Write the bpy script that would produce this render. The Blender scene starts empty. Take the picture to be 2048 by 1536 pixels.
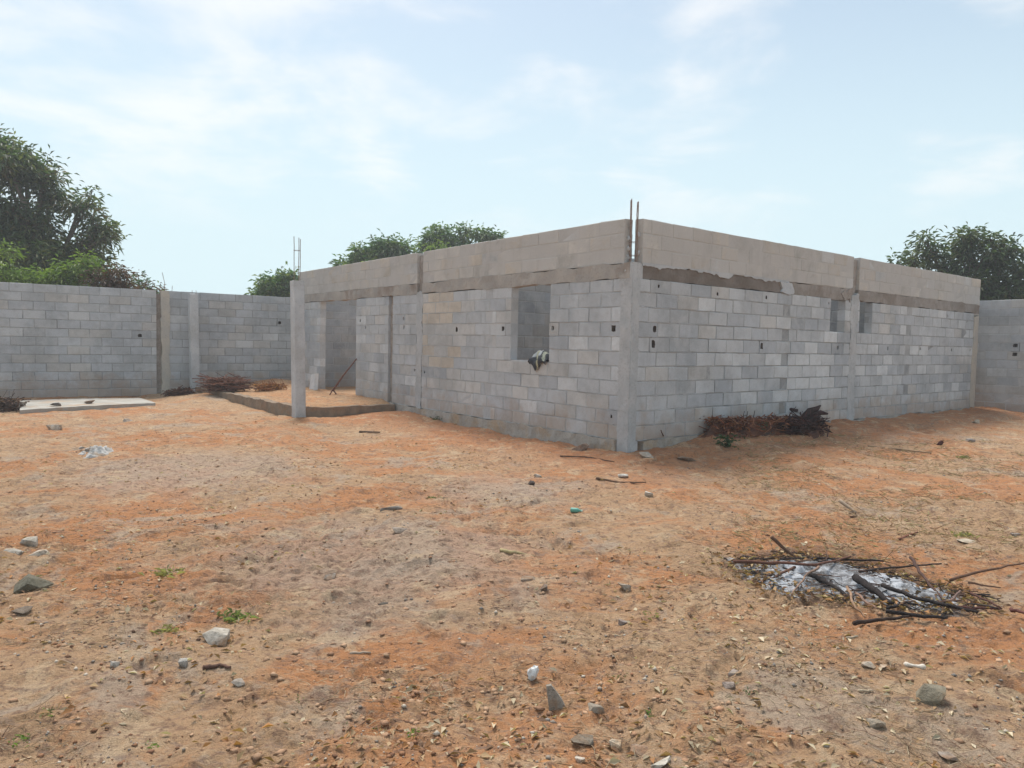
import bpy, bmesh, math, random
import numpy as np
from mathutils import Vector, Matrix

random.seed(7)
RNG = np.random.default_rng(11)
R = math.radians
S = bpy.context.scene
COL = S.collection

# ------------------------------------------------------------------ camera
F_PX, PITCH, ROLL, HC = 1514.25, 0.055364, 0.020976, 1.54973
cam = bpy.data.cameras.new('camera')
cam.sensor_fit = 'HORIZONTAL'
cam.sensor_width = 36.0
cam.lens = F_PX / 2048 * 36.0
cam.clip_start = 0.05
cam.clip_end = 5000
cam_o = bpy.data.objects.new('camera', cam)
COL.objects.link(cam_o)
FW = np.array([0, math.cos(PITCH), -math.sin(PITCH)])
UP = np.array([0, math.sin(PITCH), math.cos(PITCH)])
RT = np.array([1.0, 0, 0])
R2 = RT * math.cos(ROLL) + UP * math.sin(ROLL)
U2 = UP * math.cos(ROLL) - RT * math.sin(ROLL)
CP = np.array([0, 0, HC])
cam_o.matrix_world = Matrix(((R2[0], U2[0], -FW[0], 0), (R2[1], U2[1], -FW[1], 0), (R2[2], U2[2], -FW[2], HC), (0, 0, 0, 1)))
S.camera = cam_o

# ------------------------------------------------------------------ sky, sun, exposure
SUN_AZ, SUN_EL = -22.0, 62.0            # degrees, azimuth measured from +Y towards +X
w = bpy.data.worlds.new('World')
S.world = w
w.use_nodes = True
nt = w.node_tree
nt.nodes.clear()
def wn(t, **k):
    n = nt.nodes.new(t)
    for a, b in k.items():
        setattr(n, a, b)
    return n
def wl(a, b):
    nt.links.new(a, b)
sky = wn('ShaderNodeTexSky', sky_type='NISHITA', sun_disc=False)
sky.sun_elevation = R(SUN_EL)
sky.sun_rotation = R(SUN_AZ)
sky.air_density = 1.0
sky.dust_density = 2.2
sky.ozone_density = 1.2
sky.altitude = 30
tc = wn('ShaderNodeTexCoord')
sep = wn('ShaderNodeSeparateXYZ')
wl(tc.outputs['Generated'], sep.inputs[0])
def wmath(op, a, b=None, clamp=False):
    n = wn('ShaderNodeMath', operation=op, use_clamp=clamp)
    for i, v in enumerate((a, b)):
        if v is None:
            continue
        if isinstance(v, (int, float)):
            n.inputs[i].default_value = v
        else:
            wl(v, n.inputs[i])
    return n.outputs[0]
zz = wmath('MAXIMUM', sep.outputs[2], 0.0)
den = wmath('ADD', zz, 0.16)
comb = wn('ShaderNodeCombineXYZ')
wl(wmath('DIVIDE', sep.outputs[0], den), comb.inputs[0])
wl(wmath('DIVIDE', sep.outputs[1], den), comb.inputs[1])
cn = wn('ShaderNodeTexNoise')
cn.inputs['Scale'].default_value = 2.1
cn.inputs['Detail'].default_value = 9
cn.inputs['Roughness'].default_value = 0.56
cn.inputs['Distortion'].default_value = 0.25
mp = wn('ShaderNodeMapping')
mp.inputs['Location'].default_value = (-3.5, 1.6, 0)
wl(comb.outputs[0], mp.inputs[0])
wl(mp.outputs[0], cn.inputs['Vector'])
big = wn('ShaderNodeTexNoise')
big.inputs['Scale'].default_value = 0.42
big.inputs['Detail'].default_value = 2
wl(mp.outputs[0], big.inputs['Vector'])
cl = wmath('ADD', wmath('MULTIPLY', cn.outputs['Fac'], 0.7), wmath('MULTIPLY', big.outputs['Fac'], 0.45))
mr = wn('ShaderNodeMapRange', interpolation_type='SMOOTHSTEP')
mr.inputs['From Min'].default_value = 0.53
mr.inputs['From Max'].default_value = 0.70
wl(cl, mr.inputs['Value'])
fade = wn('ShaderNodeMapRange', interpolation_type='SMOOTHSTEP')
fade.inputs['From Min'].default_value = 0.10
fade.inputs['From Max'].default_value = 0.24
wl(sep.outputs[2], fade.inputs['Value'])
cmask = wmath('MULTIPLY', mr.outputs[0], wmath('MULTIPLY', fade.outputs[0], 0.62))
# humid haze whitening the lower sky
hz = wn('ShaderNodeMapRange', interpolation_type='SMOOTHERSTEP')
hz.inputs['From Min'].default_value = 0.62
hz.inputs['From Max'].default_value = -0.02
hz.inputs['To Min'].default_value = 0.25
hz.inputs['To Max'].default_value = 0.97
wl(sep.outputs[2], hz.inputs['Value'])
mixh = wn('ShaderNodeMix', data_type='RGBA')
mixh.inputs['B'].default_value = (5.6, 7.0, 7.45, 1)
wl(hz.outputs[0], mixh.inputs['Factor'])
wl(sky.outputs[0], mixh.inputs['A'])
mixc = wn('ShaderNodeMix', data_type='RGBA')
mixc.inputs['B'].default_value = (7.9, 7.8, 7.7, 1)
wl(cmask, mixc.inputs['Factor'])
wl(mixh.outputs['Result'], mixc.inputs['A'])
bg = wn('ShaderNodeBackground')
bg.inputs['Strength'].default_value = 0.080
wl(mixc.outputs['Result'], bg.inputs['Color'])
wo = wn('ShaderNodeOutputWorld')
wl(bg.outputs[0], wo.inputs[0])

sun = bpy.data.lights.new('sun', 'SUN')
sun.energy = 2.3
sun.angle = R(22)
sun.color = (1.0, 0.94, 0.86)
sun_o = bpy.data.objects.new('sun', sun)
COL.objects.link(sun_o)
sd = Vector((math.sin(R(SUN_AZ)) * math.cos(R(SUN_EL)), math.cos(R(SUN_AZ)) * math.cos(R(SUN_EL)), math.sin(R(SUN_EL))))
sun_o.rotation_euler = sd.to_track_quat('Z', 'Y').to_euler()
sun_o.location = sd * 60

S.view_settings.view_transform = 'Standard'
S.view_settings.look = 'None'
S.view_settings.exposure = 0.80
S.view_settings.gamma = 1.0
S.render.engine = 'CYCLES'
S.cycles.max_bounces = 6
S.cycles.diffuse_bounces = 3
S.cycles.transparent_max_bounces = 8

# ------------------------------------------------------------------ small maths
def ray(px, py):
    return FW + R2 * (px - 1024) / F_PX + U2 * (768 - py) / F_PX
def gp(px, py, z=0.0):
    d = ray(px, py)
    return CP + d * ((z - HC) / d[2])
def at(px, py, dist):
    d = ray(px, py)
    return CP + d * (dist / math.hypot(d[0], d[1]))
def project(P):
    d = np.asarray(P, float) - CP
    Z = d @ FW
    return np.stack([1024 + F_PX * (d @ R2) / Z, 768 - F_PX * (d @ U2) / Z], -1), Z

def _hash(ix, iy, iz, seed):
    h = (ix.astype(np.int64) * 374761393 + iy.astype(np.int64) * 668265263 + iz.astype(np.int64) * 2147483647 + seed * 1274126177) & 0xffffffff
    h = ((h ^ (h >> 13)) * 1274126177) & 0xffffffff
    h = ((h ^ (h >> 16)) * 2246822519) & 0xffffffff
    return ((h ^ (h >> 15)) & 0xffffff) / float(0xffffff)
def vnoise(x, y, z=None, seed=0):
    x = np.asarray(x, float); y = np.asarray(y, float)
    z = np.zeros_like(x) if z is None else np.asarray(z, float)
    x, y, z = np.broadcast_arrays(x, y, z)
    ix, iy, iz = np.floor(x), np.floor(y), np.floor(z)
    fx, fy, fz = x - ix, y - iy, z - iz
    fx = fx * fx * fx * (fx * (fx * 6 - 15) + 10); fy = fy * fy * fy * (fy * (fy * 6 - 15) + 10); fz = fz * fz * (3 - 2 * fz)
    def c(a, b, d):
        return _hash(ix + a, iy + b, iz + d, seed)
    r = 0
    flat = not np.any(fz) 
    for d in ((0,) if flat else (0, 1)):
        v = (c(0, 0, d) * (1 - fx) + c(1, 0, d) * fx) * (1 - fy) + (c(0, 1, d) * (1 - fx) + c(1, 1, d) * fx) * fy
        r = r + v * (1.0 if flat else (fz if d else 1 - fz))
    return r * 2 - 1
def fbm(x, y, octv=4, seed=0, lac=2.03, gain=0.5):
    r = 0; a = 1.0
    for o in range(octv):
        ca, sa = math.cos(0.7 * o), math.sin(0.7 * o)
        r = r + a * vnoise((x * ca - y * sa) * lac ** o + o * 17.3, (x * sa + y * ca) * lac ** o - o * 9.1, None, seed + o)
        a *= gain
    return r
def sstep(a, b, x):
    t = np.clip((x - a) / (b - a), 0, 1)
    return t * t * (3 - 2 * t)

# ------------------------------------------------------------------ site geometry (metres)
CX, CY, AA, AB = 1.59750, 10.28937, 0.639652, 0.881279
CORNER = np.array([CX, CY])
DA = np.array([-math.sin(AA), math.cos(AA)])      # front wall runs from the corner along this
NA = np.array([-math.cos(AA), -math.sin(AA)])     # its outward side
DB = np.array([math.sin(AB), math.cos(AB)])       # side wall
NB = np.array([math.cos(AB), -math.sin(AB)])
LA, LB = 12.15, 12.30
COURSE, ZF = 0.205, 0.2214
Z_BEAM0, Z_BEAM1, Z_TOP = ZF + 10.9 * COURSE, ZF + 11.9 * COURSE, 3.27
TH = 0.15
def on_a(s, n=0.0):
    return CORNER + DA * s + NA * n
def on_b(s, n=0.0):
    return CORNER + DB * s + NB * n

FOOT = []
_fr = random.Random(17)
for (tx, ty, ta, tn) in ((-1.3, 2.5, 1.15, 9), (0.9, 2.4, 1.75, 10), (-3.0, 4.4, 0.35, 9), (2.8, 3.0, 2.3, 8), (-0.6, 5.8, 0.55, 8), (0.2, 2.6, 0.9, 7), (-2.0, 3.0, 0.8, 7)):
    for k_ in range(tn):
        sd_ = 0.11 if k_ % 2 else -0.11
        FOOT.append((tx + math.cos(ta) * 0.62 * k_ - math.sin(ta) * sd_ + _fr.uniform(-.06, .06), ty + math.sin(ta) * 0.62 * k_ + math.cos(ta) * sd_ + _fr.uniform(-.06, .06), ta + _fr.uniform(-.25, .25)))
        ta += _fr.uniform(-.08, .08)
def ground_h(x, y, fine=True):
    x = np.asarray(x, float); y = np.asarray(y, float)
    rx, ry = x - CX, y - CY
    sb = rx * DB[0] + ry * DB[1]; nb = rx * NB[0] + ry * NB[1]
    sa = rx * DA[0] + ry * DA[1]; na = rx * NA[0] + ry * NA[1]
    h = 0.16 * sstep(0.2, 2.2, sb) * np.exp(-np.clip(nb, 0, None) / 1.7)
    h = h + 0.05 * np.exp(-np.clip(na, 0, None) / 0.9) * (sa > -0.5)
    h = h + 0.10 * sstep(8, 12, sa) * np.exp(-((na - 2.6) / 0.8) ** 2)
    h = h + 0.07 * np.exp(-((sa - 6.0) / 0.7) ** 2) * np.exp(-((na - 0.2) / 0.9) ** 2)
    near = sstep(14, 6, y)
    h = h + 0.030 * fbm(x * 0.55, y * 0.55, 3, 3)
    lump = 0.5 + 0.5 * vnoise(x * 0.8 + 5, y * 0.8, None, 21)
    h = h + (0.016 + 0.016 * lump) * fbm(x * 2.3, y * 2.3, 3, 9)
    if fine:
        rid = 1 - np.abs(fbm(x * 4.2 + 0.4 * y, y * 6.4, 3, 31))
        h = h + (0.022 * lump + 0.006) * (rid - 0.6)
        rough = 0.35 + 0.9 * sstep(-0.3, 0.6, fbm(x * 1.1, y * 1.1, 2, 77))
        h = h + 0.0130 * rough * fbm(x * 9, y * 12, 4, 41, gain=0.65) * (0.5 + 0.5 * near)
        h = h + 0.010 * rough * (0.55 - np.abs(fbm(x * 15, y * 19, 2, 45))) * near
        u_ = x * 0.80 + y * 0.60; v_ = -x * 0.60 + y * 0.80
        h = h + 0.016 * sstep(0.0, 0.6, fbm(x * 0.7 + 9, y * 0.7, 2, 63)) * vnoise(u_ * 1.3, v_ * 9.5, None, 64) * (0.3 + 0.7 * near)
        for fx, fy, fa in FOOT:
            m_ = (np.abs(x - fx) < 0.35) & (np.abs(y - fy) < 0.35)
            if not np.any(m_): continue
            dx, dy = x[m_] - fx, y[m_] - fy
            ca_, sa_ = math.cos(fa), math.sin(fa)
            p_, q_ = (dx * ca_ + dy * sa_) / 0.145, (-dx * sa_ + dy * ca_) / 0.058
            rr = np.hypot(p_, q_)
            h = np.array(h); h[m_] += -0.020 * sstep(1.05, 0.75, rr) + 0.010 * np.exp(-((rr - 1.25) / 0.22) ** 2)
        foot = vnoise(x * 2.9 + 3, y * 2.9, None, 51)
        h = h - 0.008 * sstep(0.36, 0.62, foot) * (0.35 + 0.65 * near)
        h = h + 0.006 * sstep(0.25, 0.42, foot) * (1 - sstep(0.42, 0.52, foot))
    return h
def gz(x, y):
    return float(ground_h(np.array([x]), np.array([y]))[0])
def gpt(px, py):
    """the spot on the real ground under a photo pixel"""
    z = 0.0
    for _ in range(6):
        p = gp(px, py, z)
        z = float(ground_h(np.array([p[0]]), np.array([p[1]]), False)[0])
    return np.array([p[0], p[1], gz(p[0], p[1])])

# ------------------------------------------------------------------ mesh helpers
def new_mesh(name, V, Fc, mats, tint=None, smooth=False, mat_idx=None):
    me = bpy.data.meshes.new(name)
    V = np.asarray(V, dtype=np.float32)
    if isinstance(Fc, np.ndarray):
        nf, k = Fc.shape
        me.vertices.add(len(V)); me.vertices.foreach_set('co', V.ravel())
        me.loops.add(nf * k); me.loops.foreach_set('vertex_index', Fc.astype(np.int32).ravel())
        me.polygons.add(nf)
        me.polygons.foreach_set('loop_start', np.arange(0, nf * k, k, dtype=np.int32))
        me.polygons.foreach_set('loop_total', np.full(nf, k, dtype=np.int32))
        me.update(calc_edges=True)
    else:
        me.from_pydata([tuple(v) for v in V], [], Fc)
    if smooth:
        me.polygons.foreach_set('use_smooth', np.ones(len(me.polygons), dtype=bool))
    for m in (mats if isinstance(mats, (list, tuple)) else [mats]):
        me.materials.append(m)
    if mat_idx is not None:
        me.polygons.foreach_set('material_index', np.asarray(mat_idx, dtype=np.int32))
    if tint is not None:
        at_ = me.color_attributes.new('tint', 'FLOAT_COLOR', 'POINT')
        t = np.ones((len(V), 4), dtype=np.float32); t[:, :3] = tint
        at_.data.foreach_set('color', t.ravel())
    me.update()
    return me
def link(name, me, parent=None, loc=(0, 0, 0), rot=None):
    o = bpy.data.objects.new(name, me)
    COL.objects.link(o)
    o.location = loc
    if rot is not None:
        o.rotation_euler = rot
    if parent is not None:
        o.parent = parent
    return o
def tag(o, label, cat=None, group=None, kind=None):
    if label: o['label'] = label
    if cat: o['category'] = cat
    if group: o['group'] = group
    if kind: o['kind'] = kind
    return o
def empty(name, loc):
    o = bpy.data.objects.new(name, None)
    COL.objects.link(o); o.location = loc
    o.empty_display_size = 0.2
    return o
def world_part(name, V, Fc, mats, parent, **k):
    """a part given in world coordinates, stored in its thing's own frame (parents are unrotated empties or meshes at an offset)"""
    off = np.zeros(3)
    p = parent
    while p is not None:
        off += np.array(p.location); p = p.parent
    return link(name, new_mesh(name, np.asarray(V, float) - off, Fc, mats, **k), parent)

class MB:
    def __init__(self):
        self.V = []; self.F = []; self.T = []
    def add(self, V, Fc, tint=(1, 1, 1)):
        n = len(self.V)
        self.V += [tuple(v) for v in V]; self.F += [tuple(i + n for i in f) for f in Fc]; self.T += [tuple(tint)] * len(V)
    def box(self, o, ex, ey, ez, tint=(1, 1, 1)):
        o, ex, ey, ez = (np.asarray(q, float) for q in (o, ex, ey, ez))
        V = [o, o + ex, o + ex + ey, o + ey, o + ez, o + ex + ez, o + ex + ey + ez, o + ey + ez]
        Fc = [(0, 3, 2, 1), (4, 5, 6, 7), (0, 1, 5, 4), (1, 2, 6, 5), (2, 3, 7, 6), (3, 0, 4, 7)]
        if np.dot(np.cross(ex, ey), ez) < 0:
            Fc = [f[::-1] for f in Fc]
        self.add(V, Fc, tint)
    def tube(self, pts, rad, sides=6, tint=(1, 1, 1), cap=True):
        pts = [np.asarray(p, float) for p in pts]
        n = len(pts); rad = [rad] * n if isinstance(rad, (int, float)) else list(rad)
        V = []; Fc = []
        ref = np.array([0.13, 0.31, 0.94])
        for i, p in enumerate(pts):
            d = pts[min(i + 1, n - 1)] - pts[max(i - 1, 0)]
            d = d / (np.linalg.norm(d) + 1e-9)
            r0 = ref if abs(d @ ref) < 0.9 else np.array([1.0, 0, 0])
            a = np.cross(d, r0); a /= np.linalg.norm(a); b = np.cross(d, a)
            for k in range(sides):
                t = 2 * math.pi * k / sides
                V.append(p + (a * math.cos(t) + b * math.sin(t)) * rad[i])
        for i in range(n - 1):
            for k in range(sides):
                k2 = (k + 1) % sides
                Fc.append((i * sides + k, i * sides + k2, (i + 1) * sides + k2, (i + 1) * sides + k))
        if cap:
            Fc.append(tuple(range(sides))[::-1]); Fc.append(tuple((n - 1) * sides + k for k in range(sides)))
        self.add(V, Fc, tint)
    def build(self, name, mats, parent=None, smooth=False):
        return world_part(name, self.V, self.F, mats, parent, tint=np.array(self.T), smooth=smooth)

# ------------------------------------------------------------------ materials
class NB_:
    def __init__(self, name):
        self.m = bpy.data.materials.new(name); self.m.use_nodes = True
        self.t = self.m.node_tree; self.t.nodes.clear()
        self.out = self.n('ShaderNodeOutputMaterial')
        self.b = self.n('ShaderNodeBsdfPrincipled')
        self.t.links.new(self.b.outputs[0], self.out.inputs[0])
        self.b.inputs['Specular IOR Level'].default_value = 0.2
        g = self.n('ShaderNodeNewGeometry'); self.pos = g.outputs['Position']
    def n(self, t, **k):
        x = self.t.nodes.new(t)
        for a, b in k.items(): setattr(x, a, b)
        return x
    def put(self, v, s):
        if isinstance(v, (int, float)): s.default_value = v
        elif isinstance(v, (tuple, list)): s.default_value = (*v, 1) if len(v) == 3 and len(s.default_value) == 4 else v
        else: self.t.links.new(v, s)
    def noise(self, scale, detail=4, rough=0.55, vec=None, dist=0.0, stretch=None):
        x = self.n('ShaderNodeTexNoise')
        x.inputs['Scale'].default_value = scale; x.inputs['Detail'].default_value = detail
        x.inputs['Roughness'].default_value = rough; x.inputs['Distortion'].default_value = dist
        v = vec or self.pos
        if stretch:
            mpn = self.n('ShaderNodeMapping'); mpn.inputs['Scale'].default_value = stretch
            if len(stretch) == 3: pass
            self.put(v, mpn.inputs[0]); v = mpn.outputs[0]
        self.put(v, x.inputs['Vector'])
        return x.outputs['Fac']
    def ramp(self, v, a, b, lo=0.0, hi=1.0):
        x = self.n('ShaderNodeMapRange', interpolation_type='SMOOTHSTEP')
        x.inputs['From Min'].default_value = a; x.inputs['From Max'].default_value = b
        x.inputs['To Min'].default_value = lo; x.inputs['To Max'].default_value = hi
        self.put(v, x.inputs['Value']); return x.outputs[0]
    def mix(self, f, a, b, mode='MIX'):
        x = self.n('ShaderNodeMix', data_type='RGBA', blend_type=mode)
        self.put(f, x.inputs['Factor']); self.put(a, x.inputs['A']); self.put(b, x.inputs['B'])
        return x.outputs['Result']
    def math(self, op, a, b=0.0, clamp=False):
        x = self.n('ShaderNodeMath', operation=op, use_clamp=clamp)
        self.put(a, x.inputs[0]); self.put(b, x.inputs[1]); return x.outputs[0]
    def attr(self, name='tint'):
        x = self.n('ShaderNodeAttribute'); x.attribute_name = name; return x.outputs['Color']
    def objcol(self):
        return self.n('ShaderNodeObjectInfo').outputs['Color']
    def xyz(self):
        x = self.n('ShaderNodeSeparateXYZ'); self.put(self.pos, x.inputs[0]); return x.outputs
    def bump(self, h, dist=0.01, strength=1.0, prev=None):
        x = self.n('ShaderNodeBump'); x.inputs['Distance'].default_value = dist; x.inputs['Strength'].default_value = strength
        self.put(h, x.inputs['Height'])
        if prev is not None: self.put(prev, x.inputs['Normal'])
        return x.outputs[0]
    def done(self, col, rough=0.9, normal=None):
        self.put(col, self.b.inputs['Base Color']); self.put(rough, self.b.inputs['Roughness'])
        if normal is not None: self.put(normal, self.b.inputs['Normal'])
        return self.m

def smear(b, c, amount):
    """mortar slurry dragged over blocks and joints alike"""
    n = b.noise(1.9, 7, 0.72, dist=0.5)
    c = b.mix(b.ramp(n, 0.60 - 0.22 * amount, 0.72 - 0.20 * amount, 0, 0.35 + 0.45 * amount), c, (0.50, 0.51, 0.51) if amount < 0.7 else (0.48, 0.462, 0.438))
    n2 = b.noise(1.3, 6, 0.7, stretch=(1.6, 1.6, 0.45))
    return b.mix(b.ramp(n2, 0.54, 0.72, 0, 0.40), c, b.mix(1.0, c, (0.70, 0.68, 0.66), 'MULTIPLY'))
def m_block(name, use_obj, amount=0.35):
    b = NB_(name)
    c = b.objcol() if use_obj else b.attr()
    c = b.mix(b.ramp(b.noise(1.1, 5, 0.65), 0.40, 0.66), b.mix(1.0, c, (1.10, 1.10, 1.10), 'MULTIPLY'), b.mix(1.0, c, (0.86, 0.87, 0.88), 'MULTIPLY'))
    c = b.mix(b.ramp(b.noise(7, 5, 0.65), 0.45, 0.75, 0, 0.55), c, b.mix(1.0, c, (0.78, 0.76, 0.74), 'MULTIPLY'))
    c = b.mix(b.ramp(b.noise(28, 4, 0.7), 0.55, 0.75, 0, 0.5), c, b.mix(1.0, c, (1.22, 1.21, 1.18), 'MULTIPLY'))
    c = b.mix(b.ramp(b.noise(95, 3, 0.7), 0.56, 0.70, 0, 0.75), c, b.mix(1.0, c, (0.52, 0.51, 0.50), 'MULTIPLY'))
    c = smear(b, c, amount)
    z = b.xyz()[2]
    sp = b.math('SUBTRACT', b.math('MULTIPLY', b.noise(2.3, 5, 0.7), 1.1), b.math('MULTIPLY', z, 0.75))
    c = b.mix(b.ramp(sp, 0.02, 0.45, 0, 0.55), c, (0.36, 0.25, 0.165))      # soil splashed on the lowest courses
    nm = b.bump(b.noise(160, 4, 0.7), 0.004, 0.7)
    nm = b.bump(b.noise(30, 5, 0.7), 0.014, 0.7, nm)
    return b.done(c, 0.95, nm)
M_BLOCK_O = m_block('concrete_block', True)
M_BLOCK_A = m_block('concrete_blockwork', False)
M_BLOCK_P = m_block('parapet_block', True, 0.9)

def m_simple(name, c1, c2, s1=6.0, dark=0.7, s2=45.0, rough=0.92, bs=60, bd=0.006, tint=None, stain=None, slurry=None):
    b = NB_(name)
    c = b.mix(b.ramp(b.noise(s1, 5, 0.6), 0.36, 0.66), c1, c2)
    if stain is not None:
        c = b.mix(b.ramp(b.noise(s1 * 0.45, 5, 0.65, dist=0.4), 0.48, 0.66, 0, 0.85), c, stain)
    c = b.mix(b.ramp(b.noise(s2, 4, 0.7), 0.5, 0.72), c, b.mix(1.0, c, (dark, dark, dark), 'MULTIPLY'))
    if slurry is not None: c = smear(b, c, slurry)
    if tint == 'attr': c = b.mix(1.0, c, b.attr(), 'MULTIPLY')
    if tint == 'obj': c = b.mix(1.0, c, b.objcol(), 'MULTIPLY')
    nm = b.bump(b.noise(bs, 5, 0.7), bd, 0.8)
    return b.done(c, rough, nm)
M_MORTAR = m_simple('mortar', (0.40, 0.412, 0.42), (0.47, 0.482, 0.49), 4, 0.8, slurry=0.6)
M_MORTAR_P = m_simple('parapet_mortar', (0.42, 0.402, 0.378), (0.47, 0.452, 0.428), 4, 0.85, slurry=0.9)
M_MORTAR_DARK = m_simple('raked_mortar', (0.27, 0.28, 0.285), (0.37, 0.38, 0.385), 3, 0.75, slurry=0.4)
M_CONC = m_simple('column_concrete', (0.46, 0.485, 0.505), (0.545, 0.565, 0.575), 3.0, 0.82, 30, bs=25, bd=0.010, stain=(0.42, 0.43, 0.43))
M_CONC_WALL = m_simple('wall_render', (0.41, 0.43, 0.44), (0.485, 0.495, 0.50), 3.5, 0.78, 30, bs=25, bd=0.018, stain=(0.38, 0.385, 0.385), slurry=0.5)
M_CONC_WARM = m_simple('stained_concrete', (0.44, 0.42, 0.38), (0.50, 0.46, 0.39), 3.0, 0.80, 30, bs=25, bd=0.008)
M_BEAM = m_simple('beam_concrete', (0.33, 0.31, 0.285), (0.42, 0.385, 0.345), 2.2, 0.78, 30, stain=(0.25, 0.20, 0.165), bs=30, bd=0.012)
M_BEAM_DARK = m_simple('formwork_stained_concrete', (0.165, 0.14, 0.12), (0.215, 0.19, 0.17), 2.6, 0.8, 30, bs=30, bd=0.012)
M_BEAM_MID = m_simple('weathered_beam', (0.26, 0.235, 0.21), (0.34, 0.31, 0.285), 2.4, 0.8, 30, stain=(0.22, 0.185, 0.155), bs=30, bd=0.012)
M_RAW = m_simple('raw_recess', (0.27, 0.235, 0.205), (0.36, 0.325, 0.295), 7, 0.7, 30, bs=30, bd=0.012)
M_HOLE_SHADE = m_simple('hole_inside_shade', (0.12, 0.10, 0.085), (0.18, 0.15, 0.13), 12, 0.7, 40)  # shade inside the putlog holes, put into the colour of their inner faces
M_RUST = m_simple('rusted_steel', (0.20, 0.13, 0.10), (0.30, 0.24, 0.21), 30, 0.7, 90, rough=0.7)
M_KERB = m_simple('kerb_concrete', (0.21, 0.165, 0.125), (0.29, 0.225, 0.165), 5, 0.7, 40, stain=(0.30, 0.195, 0.12), bs=25, bd=0.012)
M_PLINTH = m_simple('plinth_concrete', (0.34, 0.315, 0.28), (0.43, 0.40, 0.355), 4, 0.7, 40, stain=(0.42, 0.31, 0.20), bs=25, bd=0.014, slurry=0.3)
M_SLAB = m_simple('slab_concrete', (0.36, 0.345, 0.31), (0.44, 0.425, 0.385), 2.5, 0.8, 40, stain=(0.40, 0.29, 0.20), bs=30, bd=0.006)
M_ROCK = m_simple('rubble', (0.72, 0.69, 0.64), (1.08, 1.06, 1.03), 16, 0.55, 60, bs=55, bd=0.016, tint='obj', stain=(0.85, 0.62, 0.45))
M_STICK = m_simple('dry_wood', (0.75, 0.75, 0.75), (1.1, 1.05, 1.0), 20, 0.6, 60, bs=80, bd=0.003, tint='attr')
M_PEBBLE = m_simple('pebbles', (0.85, 0.85, 0.85), (1.05, 1.03, 1.0), 25, 0.75, 80, bs=90, bd=0.003, tint='attr')
M_BARK = m_simple('bark', (0.10, 0.08, 0.06), (0.17, 0.14, 0.11), 8, 0.6, 30, bs=20, bd=0.02)

def m_leaf(name, trans=0.35, rough=0.5):
    b = NB_(name)
    c = b.attr()
    b.put(c, b.b.inputs['Base Color']); b.b.inputs['Roughness'].default_value = rough
    b.b.inputs['Specular IOR Level'].default_value = 0.35
    tr = b.n('ShaderNodeBsdfTranslucent')
    b.put(b.mix(1.0, c, (1.3, 1.5, 0.7), 'MULTIPLY'), tr.inputs['Color'])
    mx = b.n('ShaderNodeMixShader'); mx.inputs[0].default_value = trans
    b.t.links.new(b.b.outputs[0], mx.inputs[1]); b.t.links.new(tr.outputs[0], mx.inputs[2])
    b.t.links.new(mx.outputs[0], b.out.inputs[0])
    return b.m
M_LEAF = m_leaf('green_leaf')
M_DRY = m_leaf('dry_leaf', 0.2, 0.8)

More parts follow.
